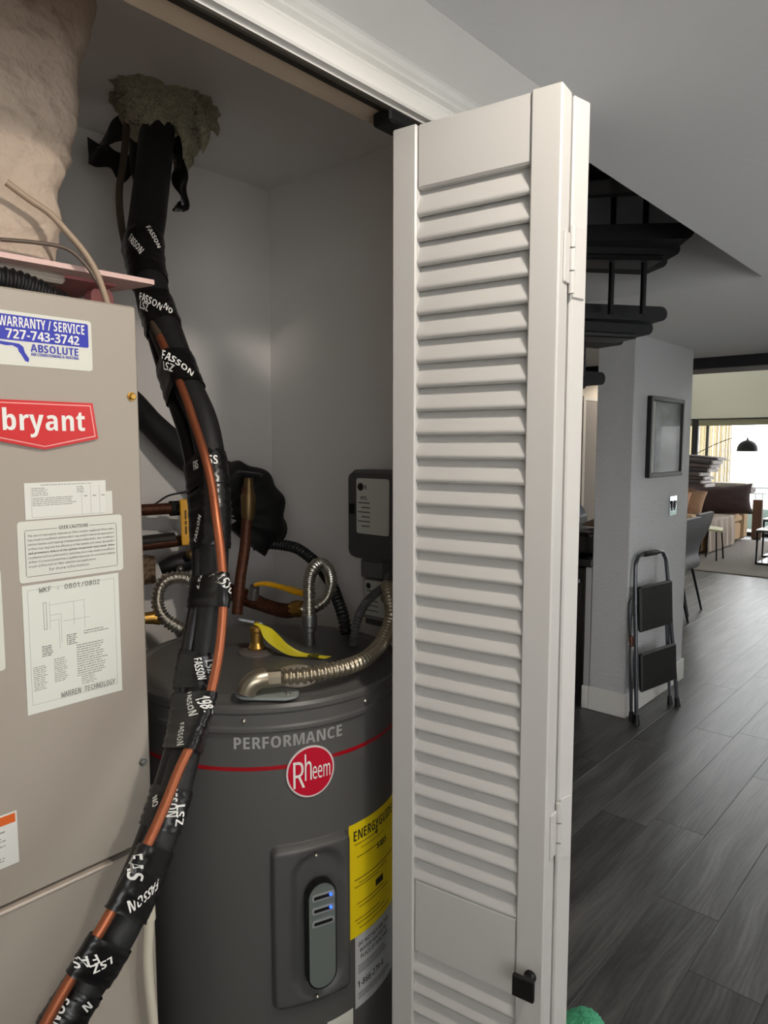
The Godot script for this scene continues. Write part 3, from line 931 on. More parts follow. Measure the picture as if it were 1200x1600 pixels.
	# duct board collar, flange and the wrapped plenum above
	var pink := mat("pink_foil", Color(0.78, 0.50, 0.49), 0.6)
	var pale := mat("pink_edge", Color(0.86, 0.73, 0.70), 0.65)
	var p := thing("duct_plenum", "wrinkled fabric wrapped duct plenum standing on the air handler", "duct", Vector3(0.2, 1.778, -1.2))
	put("collar", Geo.new().box(Vector3(-0.04, 1.7775, -1.40), Vector3(0.50, 1.826, -1.13), 0.004), pink, p, "pink duct board collar")
	put("tab", Geo.new().prism(Transform3D(Basis(), Vector3(0.512, 1.800, -1.0)), rounded(0.034, 0.052, 0.014), -0.02, 0.0), pink, p, "pink rounded tab")
	var fl := Geo.new()
	fl.prism(Transform3D(Basis(Vector3(1, 0, 0), Vector3(0, 0, -1), Vector3(0, 1, 0)), Vector3(0, 1.826, 0)), PackedVector2Array([Vector2(-0.05, 0.945), Vector2(0.36, 0.932), Vector2(0.553, 0.928), Vector2(0.556, 0.938), Vector2(0.53, 1.05), Vector2(0.52, 1.40), Vector2(-0.05, 1.40)]), 0.0, 0.0065)
	put("flange", fl, pale, p, "pale pink flange sheet")
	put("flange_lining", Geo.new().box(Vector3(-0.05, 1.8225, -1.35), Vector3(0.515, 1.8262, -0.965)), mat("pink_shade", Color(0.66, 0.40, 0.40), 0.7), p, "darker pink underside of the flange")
	put("flange_backing", Geo.new().box(Vector3(-0.05, 1.812, -0.975), Vector3(0.44, 1.826, -0.955), 0.004), mat("flange_grey", Color(0.62, 0.58, 0.54), 0.7), p)
	var nz := FastNoiseLite.new()
	nz.seed = 12
	nz.frequency = 13.0
	nz.fractal_octaves = 4
	var cr := FastNoiseLite.new()
	cr.seed = 31
	cr.frequency = 5.0
	cr.noise_type = FastNoiseLite.TYPE_CELLULAR
	cr.cellular_return_type = FastNoiseLite.RETURN_DISTANCE2_SUB
	var edge := [0.437, 0.440, 0.450, 0.462, 0.470, 0.474, 0.478, 0.488, 0.503, 0.506]
	var rows := []
	for i in 71:
		var y := lerpf(1.8325, 2.238, i / 70.0)
		var e: float = i / 70.0 * 9.0
		var xr: float = lerpf(edge[int(e)], edge[mini(int(e) + 1, 9)], e - int(e))
		var row := PackedVector3Array()
		for j in 81:
			var s := j / 80.0
			var q2: Vector3
			var nn: Vector3
			if s < 0.70:
				q2 = Vector3(lerpf(-0.05, xr - 0.05, s / 0.70), y, -0.955)
				nn = Vector3(0, 0, 1)
			elif s < 0.82:
				var a := (s - 0.70) / 0.12 * PI / 2
				q2 = Vector3(xr - 0.05 + 0.05 * sin(a), y, -1.005 + 0.05 * cos(a))
				nn = Vector3(sin(a), 0, cos(a))
			else:
				q2 = Vector3(xr, y, lerpf(-1.005, -1.40, (s - 0.82) / 0.18))
				nn = Vector3(1, 0, 0)
			var seam := 1.985 + 0.012 * sin(q2.x * 22.0) + 0.006 * sin(q2.x * 61.0)
			var h := 0.009 * nz.get_noise_3dv(q2) + 0.006 * smoothstep(-0.004, 0.003, y - seam) + 0.030 * (0.25 - minf(0.25, absf(cr.get_noise_3dv(q2 * Vector3(1, 1.6, 1)) + 0.65)))
			row.append(q2 + nn * h)
		rows.append(row)
	put("wrap", Geo.new().sheet(rows, true), mat("insulation_wrap", Color.WHITE), p, "beige quilted wrap")
	# hose and cables over the top
	solo("corrugated_hose", hose([Vector3(0.25, 1.80, -0.97), Vector3(0.33, 1.804, -0.955), Vector3(0.362, 1.8035, -0.95), Vector3(0.385, 1.800, -0.95), Vector3(0.412, 1.792, -0.952), Vector3(0.436, 1.783, -0.955), Vector3(0.455, 1.772, -0.96)], 0.0165, 0.0035, 0.008), black_rubber, "black ribbed hose lying on top of the air handler under the flange", "hose")
	var wire := mat("cable_beige", Color(0.62, 0.54, 0.46), 0.5)
	solo("cable", Geo.new().tube(path([Vector3(0.36, 1.915, -0.93), Vector3(0.386, 1.899, -0.925), Vector3(0.405, 1.888, -0.92), Vector3(0.425, 1.868, -0.915), Vector3(0.445, 1.846, -0.912), Vector3(0.458, 1.825, -0.91), Vector3(0.465, 1.800, -0.905), Vector3(0.468, 1.780, -0.90)], 0.006), 0.0042, 10), wire, "thicker beige cable arching in front of the duct wrap", "cable")
	solo("cable", Geo.new().tube(path([Vector3(0.35, 1.846, -0.93), Vector3(0.39, 1.849, -0.922), Vector3(0.425, 1.848, -0.918), Vector3(0.446, 1.832, -0.914), Vector3(0.459, 1.812, -0.91), Vector3(0.472, 1.780, -0.902)], 0.006), 0.0026, 8), mat("cable_dark", Color(0.36, 0.30, 0.26), 0.5), "thin brown cable lying along the pink flange", "cable")

# ------------------------------------------------------------------ the water heater
const HC := Vector3(0.786, 0, -0.981)
const HR := 0.235

func on_tank(phi: float, y: float, lift: float) -> Callable:   # u runs round the tank from phi, y upwards
	return func(u: Vector2) -> Vector3:
		var a := phi + u.x / HR
		return HC + Vector3(sin(a) * (HR + lift), y + u.y, cos(a) * (HR + lift))

func tank_patch(p0: float, p1: float, y0: float, y1: float, lift: float, thick: float, k := 14) -> Geo:
	var g := Geo.new()
	var pt := func(a: float, y: float, r: float) -> Vector3: return HC + Vector3(sin(a) * (HR + r), y, cos(a) * (HR + r))
	for i in k:
		var a := lerpf(p0, p1, float(i) / k)
		var b := lerpf(p0, p1, float(i + 1) / k)
		var na := Vector3(sin(a), 0, cos(a))
		var nb := Vector3(sin(b), 0, cos(b))
		g.squad(pt.call(a, y0, lift + thick), pt.call(b, y0, lift + thick), pt.call(b, y1, lift + thick), pt.call(a, y1, lift + thick), na, nb, nb, na, [Vector2(float(i) / k, 1), Vector2(float(i + 1) / k, 1), Vector2(float(i + 1) / k, 0), Vector2(float(i) / k, 0)])
		g.quad(pt.call(a, y1, lift), pt.call(b, y1, lift), pt.call(b, y1, lift + thick), pt.call(a, y1, lift + thick), Vector3.UP)
		g.quad(pt.call(a, y0, lift), pt.call(b, y0, lift), pt.call(b, y0, lift + thick), pt.call(a, y0, lift + thick), Vector3.DOWN)
	for e in [[p0, -1.0], [p1, 1.0]]:
		g.quad(pt.call(e[0], y0, lift), pt.call(e[0], y1, lift), pt.call(e[0], y1, lift + thick), pt.call(e[0], y0, lift + thick), Vector3(cos(e[0]), 0, -sin(e[0])) * e[1])
	return g

func water_heater() -> void:
	var hp := mat("heater_paint", Color.WHITE)
	var plast := mat("heater_plastic", Color.WHITE)
	var o := thing("water_heater", "dark grey cylindrical water heater with a red oval badge", "water heater", HC)
	var x := Transform3D(Basis(), HC)
	put("tank", Geo.new().lathe(x, [Vector2(0, 0.03), Vector2(HR - 0.006, 0.03), Vector2(HR, 0.04), Vector2(HR, 1.178), Vector2(0, 1.178)], 96), hp, o)
	put("lid", Geo.new().lathe(x, [Vector2(HR + 0.003, 1.179), Vector2(HR + 0.0055, 1.181), Vector2(HR + 0.0055, 1.186), Vector2(HR + 0.0025, 1.189), Vector2(HR + 0.0025, 1.206), Vector2(HR + 0.005, 1.210), Vector2(HR + 0.005, 1.216), Vector2(HR + 0.001, 1.2205), Vector2(HR - 0.012, 1.2215), Vector2(HR - 0.030, 1.226), Vector2(0, 1.232)], 96), hp, o)
	put("skirt", Geo.new().lathe(x, [Vector2(0, 0), Vector2(HR - 0.015, 0), Vector2(HR - 0.015, 0.03), Vector2(0, 0.03)], 64), plast, o)
	for a in [-47.0, 0.8, 45.0]:
		var q := deg_to_rad(a)
		var d := Vector3(sin(q), 0, cos(q))
		put("screw", Geo.new().ball(HC + d * (HR + 0.0035) + Vector3.UP * 1.198, Vector3(0.0036, 0.0042, 0.0036), 10, 8), steel, o)
	# red ring, badge, name
	var red := mat("heater_red", Color(0.62, 0.05, 0.10), 0.3)
	put("stripe", tank_patch(deg_to_rad(-95), deg_to_rad(-31.5), 1.1205, 1.1265, 0.0002, 0.0005, 30), red, o, "thin dark red stripe")
	put("stripe", tank_patch(deg_to_rad(-15.5), deg_to_rad(60), 1.1235, 1.1295, 0.0002, 0.0005, 30), red, o, "thin dark red stripe")
	var b := put("badge", tank_oval(-23.3, 1.111, 0.0378, 0.0398, 0.0006, 0.0022), mat("badge_white", Color(0.85, 0.80, 0.80), 0.3), o, "red oval badge with white lettering")
	put("field", tank_oval(-23.3, 1.111, 0.0352, 0.0372, 0.0026, 0.0006), mat("badge_crimson", Color(0.76, 0.06, 0.18), 0.25), b)
	var r := HR
	var ph := deg_to_rad(-23.3)
	lettering(b, "R", 0.0175, 0.041, white_ink, on_tank(ph - 0.0275 / r, 1.0885, 0.0036), false)
	lettering(b, "h", 0.0105, 0.041, white_ink, on_tank(ph - 0.0100 / r, 1.0985, 0.0036), false)
	lettering(b, "eem", 0.0285, 0.0200, white_ink, on_tank(ph + 0.0020 / r, 1.0985, 0.0036), false)
	lettering(o, "PERFORMANCE", deg_to_rad(40.6) * r, 0.0178, mat("silver_ink", Color(0.60, 0.60, 0.59), 0.4), on_tank(deg_to_rad(-50.9), 1.1545, 0.0006), true, "Droid Sans", "name_lettering")
	# control panel: raised square cover, hollow, long pill with three keys
	var cv := put("control_cover", pillow_cover(), plast, o, "square control cover with rounded corners")
	var hx := func(a: float, y: float, lift: float) -> Transform3D:
		var q := deg_to_rad(a)
		return frame(HC + Vector3(sin(q) * (r + lift), y, cos(q) * (r + lift)), Vector3(sin(q), 0, cos(q)))
	for y in [0.985, 0.757]:
		put("screw", Geo.new().ball(hx.call(-22.9, y, 0.0165).origin, Vector3(0.0032, 0.0032, 0.0032), 10, 8), steel, cv)
	var pill := put("control_pill", Geo.new().prism(hx.call(-21.4, 0.8585, 0.010), rounded(0.0475, 0.1735, 0.0235, 10), 0.0, 0.012), mat("pill_black", Color(0.03, 0.03, 0.03), 0.4), o, "long rounded control with blue lamps")
	put("face", Geo.new().prism(hx.call(-21.4, 0.8585, 0.010), rounded(0.0425, 0.1665, 0.0212, 10), 0.008, 0.0135), mat("pill_grey", Color(0.40, 0.43, 0.41), 0.4), pill)
	var led := mat("blue_led", Color(0.3, 0.5, 1.0), 0.4)
	led.emission_enabled = true
	led.emission = Color(0.15, 0.35, 1.0)
	led.emission_energy_multiplier = 4.0
	for k in 3:
		var y := 0.9225 - 0.0205 * k
		put("key", Geo.new().prism(hx.call(-21.2, y, 0.0235), rounded(0.036, 0.011, 0.0035), 0.0, 0.0014), mat("key_grey", Color(0.55, 0.57, 0.56), 0.4), pill)
		put("key_print", Geo.new().prism(hx.call(-21.2, y, 0.0249), rounded(0.030, 0.005, 0.002), 0.0, 0.0004), mat("black_plastic", Color.BLACK), pill)
		if k < 2:
			var at: Vector3 = hx.call(-18.6, y + 0.0006, 0.0260).origin
			put("blue_lamp", Geo.new().ball(at, Vector3(0.0026, 0.0026, 0.0026), 10, 8), led, pill)
			var l := OmniLight3D.new()
			l.name = "blue_lamp_light"
			l.position = hx.call(-18.6, y + 0.0006, 0.0325).origin
			l.light_color = Color(0.25, 0.45, 1.0)
			l.light_energy = 0.00002
			l.light_size = 0.01
			l.shadow_enabled = true
			l.omni_range = 5.0
			l.omni_attenuation = 2.0
			add_child(l)
	# energy label and the white one under it
	var yl := put("energy_label", tank_patch(deg_to_rad(-7.3), deg_to_rad(26), 0.811, 1.0025, 0.0003, 0.0006), mat("yellow_label", Color.WHITE), o, "yellow energy label")
	lettering(yl, "ENERGYGUIDE", 0.113, 0.0165, ink, on_tank(deg_to_rad(-5.0), 0.9735, 0.0012))
	put("arrow", Geo.new().prism(hx.call(8.5, 0.969, 0.0009), PackedVector2Array([Vector2(-0.0012, 0.008), Vector2(0.0012, 0.008), Vector2(0.0012, 0.0), Vector2(0.0042, 0.0), Vector2(0, -0.006), Vector2(-0.0042, 0.0), Vector2(-0.0012, 0.0)]), 0.0, 0.0005), ink, yl)
	lettering(yl, "$485", 0.030, 0.0125, ink, on_tank(deg_to_rad(9.0), 0.9345, 0.0012))
	lettering(yl, "Estimated Yearly Energy Cost", 0.062, 0.0038, mat("yellow_ink", Color(0.45, 0.38, 0.04), 0.6), on_tank(deg_to_rad(-1.0), 0.9560, 0.0012), true, "Droid Sans", "small_print")
	put("rule_line", tank_patch(deg_to_rad(-4.5), deg_to_rad(24), 0.9065, 0.9078, 0.0008, 0.0004), ink, yl)
	put("cost_mark", tank_patch(deg_to_rad(8), deg_to_rad(13.5), 0.873, 0.884, 0.0008, 0.0004), ink, yl)
	var yi := mat("yellow_ink", Color.WHITE)
	for k in 9:
		var y: float = [0.966, 0.944, 0.899, 0.894, 0.865, 0.858, 0.838, 0.831, 0.822][k]
		put("print_line", tank_patch(deg_to_rad(-4.5 + (k % 3) * 1.2), deg_to_rad(9 + (k * 37 % 11)), y, y + 0.0015, 0.0008, 0.0003, 8), yi, yl)
	var wl2 := put("notice_label", tank_patch(deg_to_rad(-4.3), deg_to_rad(23), 0.687, 0.8105, 0.0003, 0.0006), mat("notice_white", Color(0.74, 0.745, 0.74), 0.5), o, "white notice label under the yellow one")
	var words := ["DO NOT RETURN THIS", "WATER HEATER TO", "PLACE OF PURCHASE"]
	for k in 3:
		lettering(wl2, words[k], [0.086, 0.074, 0.078][k], 0.0072, ink, on_tank(deg_to_rad(-2.6 + k * 0.6), 0.7915 - 0.0115 * k, 0.0012))
	lettering(wl2, "1-866-279-4", 0.069, 0.0115, ink, on_tank(deg_to_rad(-3.2), 0.7205, 0.0012))
	for k in 7:
		var y: float = [0.757, 0.753, 0.749, 0.745, 0.709, 0.705, 0.701][k]
		put("print_line", tank_patch(deg_to_rad(-2.8), deg_to_rad(14 + (k * 29 % 7)), y, y + 0.0014, 0.0008, 0.0003, 8), mat("grey_ink", Color.GRAY), wl2)
	put("lower_label", tank_patch(deg_to_rad(-17.5), deg_to_rad(-5.6), 0.56, 0.692, 0.0003, 0.0006), wl_mat(), o, "white label low on the tank")

func wl_mat() -> StandardMaterial3D:
	return mat("white_label", Color.WHITE)

func tank_oval(deg: float, y: float, w: float, h: float, lift: float, thick: float) -> Geo:
	var g := Geo.new()
	var c := deg_to_rad(deg)
	var pt := func(t: float, s: float, rr: float) -> Vector3:
		var a := c + cos(t) * w * s / HR
		return HC + Vector3(sin(a) * (HR + rr), y + sin(t) * h * s, cos(a) * (HR + rr))
	var nn := func(t: float, s: float) -> Vector3:
		var a := c + cos(t) * w * s / HR
		return Vector3(sin(a), 0, cos(a))
	var k := 40
	for i in k:
		var a := TAU * i / k
		var b := TAU * (i + 1) / k
		for s in [[0.0, 0.5], [0.5, 1.0]]:
			g.squad(pt.call(a, s[0], lift + thick), pt.call(a, s[1], lift + thick), pt.call(b, s[1], lift + thick), pt.call(b, s[0], lift + thick), nn.call(a, s[0]), nn.call(a, s[1]), nn.call(b, s[1]), nn.call(b, s[0]))
		g.quad(pt.call(a, 1.0, lift), pt.call(b, 1.0, lift), pt.call(b, 1.0, lift + thick), pt.call(a, 1.0, lift + thick), pt.call((a + b) / 2, 1.0, 0.0) - pt.call(0.0, 0.0, 0.0))
	return g

func pillow_cover() -> Geo:
	# square cover: steps out of the tank with soft edges, with an oval hollow round the pill
	var rows := []
	var w := 0.0645
	var h := 0.1305
	var pc := deg_to_rad(-23.2)
	for i in 65:
		var row := PackedVector3Array()
		for j in 49:
			var b := (i / 64.0 * 2.0 - 1.0) * 1.02
			var a := (j / 48.0 * 2.0 - 1.0) * 1.04
			var dx := w - absf(a) * w
			var dy := h - absf(b) * h
			var rc := 0.012
			var edge := minf(dx, dy)
			if dx < rc and dy < rc:
				edge = rc - Vector2(rc - dx, rc - dy).length()
			var lift := 0.0145 * smoothstep(-0.001, 0.007, edge) - 0.002
			# the hollow
			var q := Vector2(a * w + 0.0 - 0.007, maxf(0.0, absf(b * h) - 0.075) * signf(b))
			lift -= 0.0085 * (1.0 - smoothstep(0.030, 0.047, q.length()))
			var g := pc + a * w / HR
			row.append(HC + Vector3(sin(g) * (HR + lift), 0.8715 + b * h, cos(g) * (HR + lift)))
		rows.append(row)
	return Geo.new().sheet(rows, true)

# ------------------------------------------------------------------ refrigerant lines from the ceiling down past the cabinet
func cat(p: Array, t: float) -> Vector3:
	t = clampf(t, 0.0, p.size() - 1.001)
	var i := int(t)
	var f := t - i
	var a: Vector3 = p[maxi(i - 1, 0)]
	var b: Vector3 = p[i]
	var c: Vector3 = p[i + 1]
	var d: Vector3 = p[mini(i + 2, p.size() - 1)]
	return 0.5 * (2.0 * b + (c - a) * f + (2.0 * a - 5.0 * b + 4.0 * c - d) * f * f + (3.0 * b - a - 3.0 * c + d) * f * f * f)

func arr(p: Array, t: float) -> float:
	t = clampf(t, 0.0, p.size() - 1.001)
	return lerpf(p[int(t)], p[int(t) + 1], t - int(t))

func spread(p: Array, k: int) -> PackedVector3Array:
	var out := PackedVector3Array()
	for i in k + 1:
		out.append(cat(p, float(i) / k * (p.size() - 1)))
	return out

func v3(s: String) -> Array:
	var out := []
	for w in s.split(";"):
		var q := w.strip_edges().split_floats(" ")
		out.append(Vector3(q[0], q[1], q[2]))
	return out

func line_set() -> void:
	var foam := v3(".76 2.245 -1.235;.719 2.101 -1.197;.685 2.007 -1.162;.654 1.929 -1.125;.63 1.843 -1.064;.62 1.765 -1.003;.611 1.691 -.943;.606 1.633 -.895;.592 1.568 -.856;.579 1.507 -.832;.565 1.447 -.816;.55 1.388 -.802;.537 1.339 -.795;.523 1.291 -.789;.502 1.248 -.776;.479 1.207 -.765;.452 1.163 -.752;.421 1.115 -.742;.380 1.069 -.728;.346 1.035 -.724;.313 1.001 -.726;.279 .963 -.729;.23 .90 -.735;.17 .80 -.745")
	var fr := [.031, .031, .031, .030, .027, .025, .0225, .0215, .021, .0205, .0195, .019, .018, .018, .0185, .019, .0195, .020, .021, .022, .022, .022, .022, .022]
	var cop := v3(".724 2.245 -1.285;.697 2.124 -1.262;.673 2.055 -1.238;.656 1.985 -1.203;.640 1.915 -1.152;.624 1.865 -1.105;.608 1.815 -1.048;.597 1.761 -.988;.587 1.679 -.916;.58 1.632 -.879;.571 1.587 -.842;.564 1.544 -.816;.554 1.502 -.793;.549 1.461 -.778;.542 1.413 -.764;.533 1.365 -.756;.520 1.319 -.750;.500 1.278 -.742;.473 1.238 -.736;.448 1.209 -.730;.421 1.173 -.722;.389 1.136 -.714;.346 1.091 -.708;.315 1.057 -.708;.287 1.022 -.711;.258 .982 -.714;.21 .92 -.72;.15 .82 -.73")
	var slv := v3(".640 1.885 -1.12;.629 1.837 -1.085;.612 1.758 -1.025;.601 1.674 -.965;.593 1.605 -.916;.580 1.54 -.878;.566 1.477 -.852;.552 1.417 -.832;.537 1.368 -.822;.520 1.318 -.815;.503 1.271 -.805;.484 1.228 -.79;.462 1.190 -.779;.436 1.15 -.767;.405 1.105 -.757;.375 1.07 -.748")
	var o := thing("line_set", "black foam covered pipe with a bare copper tube taped along it", "pipe", Vector3(0.6, 1.0, -0.9))
	var k := 230
	var fp := spread(foam, k)
	var radii := []
	for i in k + 1:
		radii.append(arr(fr, float(i) / k * (foam.size() - 1)))
	put("foam_sleeve", Geo.new().tube(fp, radii, 22), black_rubber, o)
	var cp := spread(cop, 260)
	put("copper_tube", Geo.new().tube(cp.slice(66), 0.0062, 14), copper, o, "bare copper tube")
	put("brown_tube", Geo.new().tube(cp.slice(0, 68), 0.0064, 14), mat("brown_tube", Color(0.27, 0.22, 0.17), 0.5), o, "dull brown tube")
	var sp := spread(slv, 150)
	put("thin_sleeve", Geo.new().tube(sp, 0.0115, 14), mat("black_tape", Color.BLACK), o)
	var tape := mat("black_tape", Color.BLACK)
	# windings of printed tape: from, to (in points of the foam path), with the copper or not, with the thin sleeve or not
	var wind := [[2.7, 3.75, true, false], [4.15, 4.75, true, true], [5.45, 6.15, true, true], [7.75, 8.45, false, true], [8.5, 9.8, false, true], [10.45, 11.15, true, true], [12.3, 13.3, false, true], [13.45, 14.9, true, true], [15.75, 16.6, false, true], [16.95, 18.15, true, false], [18.7, 19.5, true, false], [19.75, 20.7, false, false]]
	var words := [[3.2, 0.35, "FASSON", 0.030, 0.008, 0.9], [3.0, -0.5, "FASSON", 0.03, 0.007, 0.9], [4.4, 0.15, "FASSON", 0.036, 0.008, 0.7], [4.42, 0.55, "LSZ", 0.016, 0.008, 0.7], [4.62, -0.65, "NO", 0.012, 0.008, 0.7], [5.78, -0.15, "FASSON", 0.042, 0.0085, 0.75], [5.80, 0.32, "LSZ", 0.018, 0.008, 0.75], [8.0, 0.55, "FAS", 0.012, 0.010, 0.1], [8.0, -0.35, "SS", 0.010, 0.010, 0.1], [9.4, 0.95, "FASSON", 0.034, 0.008, -1.1], [10.7, -0.45, "FASSON", 0.036, 0.009, 0.85], [10.55, 0.85, "LSZ", 0.02, 0.008, -1.1], [12.75, -0.1, "FASSON", 0.034, 0.010, 1.25], [12.65, -0.6, "LSZ", 0.02, 0.009, 1.25], [13.75, 0.2, "FASSON", 0.036, 0.009, 1.2], [13.8, -0.35, "1987", 0.022, 0.009, 1.2], [14.55, 0.35, "FASSON", 0.034, 0.009, 1.3], [16.0, -0.1, "FASSON", 0.036, 0.011, 1.3], [16.25, -0.7, "LSZ", 0.022, 0.010, 1.3], [16.1, 0.8, "NO", 0.012, 0.009, 1.0], [17.35, 0.55, "LSZ", 0.024, 0.011, 1.25], [17.4, 0.25, "FAS", 0.024, 0.011, 1.25], [17.75, -0.55, "FASSON", 0.040, 0.011, 2.4], [19.1, -0.25, "LSZ", 0.022, 0.009, 2.3], [19.15, 0.25, "FAS", 0.020, 0.009, 2.3], [20.2, 0.35, "SON", 0.028, 0.011, 1.5], [19.9, -0.6, "N", 0.008, 0.010, 2.0]]
	for wi in wind.size():
		var wd: Array = wind[wi]
		var m := maxi(6, int((wd[1] - wd[0]) * 14))
		var rings := []
		for i in m + 1:
			rings.append(ring_at(lerpf(wd[0], wd[1], float(i) / m), foam, fr, cp if wd[2] else PackedVector3Array(), sp if wd[3] else PackedVector3Array(), i % 5, wi))
		var rows := []
		for rg in rings:
			rows.append(rg[0])
		var w := put("tape", Geo.new().sheet(rows, false, true), tape, o, "black tape with white print")
		for wo in words:
			if wo[0] < wd[0] or wo[0] > wd[1]:
				continue
			var here := func(u: Vector2) -> Vector3:
				var al: float = (u.x - wo[3] / 2) * sin(wo[5]) - (u.y - wo[4] / 2) * cos(wo[5])
				var ar: float = (u.x - wo[3] / 2) * cos(wo[5]) + (u.y - wo[4] / 2) * sin(wo[5])
				var tt: float = clampf(wo[0] + al / 0.055, wd[0], wd[1])
				var rg: Array = ring_at(tt, foam, fr, cp if wd[2] else PackedVector3Array(), sp if wd[3] else PackedVector3Array(), 0, wi)
				return ring_point(rg, wo[1] - ar / rg[3], 0.0018)
			lettering(w, wo[2], wo[3], wo[4], white_ink, here, true)
	# loose tape ends and stubs at the ceiling
	var g := Geo.new()
	ribbon(g, [Vector3(0.735, 2.205, -1.29), Vector3(0.712, 2.190, -1.315), Vector3(0.690, 2.160, -1.34), Vector3(0.688, 2.150, -1.335), Vector3(0.712, 2.135, -1.31), Vector3(0.728, 2.115, -1.29)], 0.046, 0.004, Vector3(0.5, 0.75, 0.4))
	put("loose_tape", g, tape, o)
	var g2 := Geo.new()
	ribbon(g2, [Vector3(0.775, 2.17, -1.21), Vector3(0.768, 2.12, -1.185), Vector3(0.761, 2.08, -1.18), Vector3(0.768, 2.05, -1.175), Vector3(0.762, 2.035, -1.175), Vector3(0.748, 2.032, -1.18)], 0.022, 0.006, Vector3(0.75, 0, 0.66))
	put("loose_tape", g2, tape, o)
	put("pipe_stub", Geo.new().tube(path([Vector3(0.765, 2.23, -1.30), Vector3(0.748, 2.17, -1.29), Vector3(0.738, 2.12, -1.275), Vector3(0.733, 2.088, -1.265)], 0.01), [0.021, 0.022, 0.021, 0.019, 0.014], 16), tape, o)
	# grey expanding foam round the hole
	var nz := FastNoiseLite.new()
	nz.seed = 5
	nz.frequency = 28.0
	nz.fractal_octaves = 4
	var rows2 := []
	for i in 22:
		var row := PackedVector3Array()
		for j in 65:
			var a := TAU * (j % 64) / 64.0
			var d := Vector3(cos(a), 0, sin(a))
			var rad := 0.082 * (1.0 + 0.26 * nz.get_noise_2d(d.x * 0.05 + 3.0, d.z * 0.05) + 0.10 * nz.get_noise_2d(d.x * 0.16, d.z * 0.16 + 9.0))
			var s := i / 21.0
			var q := Vector3(0.765, 2.241, -1.235) + d * rad * (1.0 - pow(s, 1.6) * 0.72)
			q.x += d.x * 0.015 * (1.0 - s)
			q.y -= 0.105 * pow(s, 1.15) * (1.0 + 0.35 * sin(a * 3.0 + 0.6) * s)
			q += Vector3(d.x, -0.6, d.z) * 0.016 * nz.get_noise_3dv(q * 1.3) * (1.0 if i > 0 else 0.0)
			row.append(q)
		rows2.append(row)
	var sf := relief(mat("spray_foam", Color(0.71, 0.68, 0.57), 0.9), noise_tex(0.08, 5, 256, FastNoiseLite.TYPE_SIMPLEX_SMOOTH, 41), 1.2, 9.0)
	var foamg := Geo.new().sheet(rows2, true, true)
	for tip in [[Vector3(0.80, 2.20, -1.165), Vector3(0.795, 2.135, -1.155), 0.016], [Vector3(0.766, 2.19, -1.18), Vector3(0.765, 2.12, -1.172), 0.012], [Vector3(0.835, 2.215, -1.19), Vector3(0.843, 2.185, -1.175), 0.014]]:
		foamg.tube(path([tip[0], (tip[0] + tip[1]) / 2 + Vector3(0.004, 0, 0.003), tip[1]], 0.006), [tip[2], tip[2] * 0.8, tip[2] * 0.45, 0.001], 10)
	solo("spray_foam", foamg, sf, "lumpy grey green expanding foam around the pipe hole in the closet ceiling", "foam")

func ribbon(g: Geo, pts: Array, w: float, th: float, side: Vector3) -> void:
	var p := path(pts, 0.006)
	var top := []
	var bot := []
	for i in p.size():
		var d := (p[mini(i + 1, p.size() - 1)] - p[maxi(i - 1, 0)]).normalized()
		var s := (side - d * side.dot(d)).normalized()
		var q := d.cross(s)
		var wob := 0.005 * sin(i * 0.55)
		var loop := PackedVector3Array()
		for j in 13:
			var a := TAU * (j % 12) / 12.0
			loop.append(p[i] + s * cos(a) * (w / 2 + wob) + q * (sin(a) * th / 2 + 0.004 * sin(i * 0.45 + cos(a) * 2.0)))
		top.append(loop)
	g.sheet(top, false, true)

# the outline of tape wound tightly round the lines at a point of the foam path: [ring, centre, axes, mean radius]
func ring_at(t: float, foam: Array, fr: Array, cp: PackedVector3Array, sp: PackedVector3Array, wob: int, sd: int) -> Array:
	var c := cat(foam, t)
	var d := (cat(foam, t + 0.05) - cat(foam, t - 0.05)).normalized()
	var to_eye := EYE - c
	var ex := (to_eye - d * to_eye.dot(d)).normalized()   # towards the room
	var ey := d.cross(ex)
	var pts := PackedVector2Array()
	var discs := [[c, arr(fr, t)]]
	for e in [[cp, 0.0066], [sp, 0.0115]]:
		var best := 1e9
		var at := Vector3.ZERO
		for q in e[0]:
			var h := absf((q - c).dot(d))
			if h < best and q.distance_to(c) < 0.09:
				best = h; at = q
		if best < 0.01:
			discs.append([at, e[1]])
	for dd in discs:
		var v: Vector3 = dd[0] - c
		var m := Vector2(v.dot(ex), v.dot(ey))
		for j in 20:
			pts.append(m + Vector2(cos(TAU * j / 20), sin(TAU * j / 20)) * (dd[1] + 0.0020 + 0.0008 * sin(wob * 2.4 + j * 1.9 + sd) + 0.0006 * (wob % 3)))
	var hull := Geometry2D.convex_hull(pts)
	var ctr := Vector2.ZERO
	for q in hull:
		ctr += q / hull.size()
	var ring := PackedVector3Array()
	var mean := 0.0
	var n := 40
	for j in n + 1:
		var a := TAU * (j % n) / n
		var r := ray_hull(hull, ctr, Vector2(cos(a), sin(a)))
		mean += r / (n + 1)
		var w := ctr + Vector2(cos(a), sin(a)) * r
		ring.append(c + ex * w.x + ey * w.y)
	return [ring, c, [ex, ey, ctr, hull], mean]

func ray_hull(hull: PackedVector2Array, o: Vector2, d: Vector2) -> float:
	for i in hull.size() - 1:
		var a := hull[i] - o
		var b := hull[i + 1] - o
		var e := b - a
		var den := d.cross(e)
		if absf(den) < 1e-12:
			continue
		var s := a.cross(e) / den
		var u := a.cross(d) / den
		if s > 0.0 and u >= -1e-6 and u <= 1.0 + 1e-6:
			return s
	return 0.02

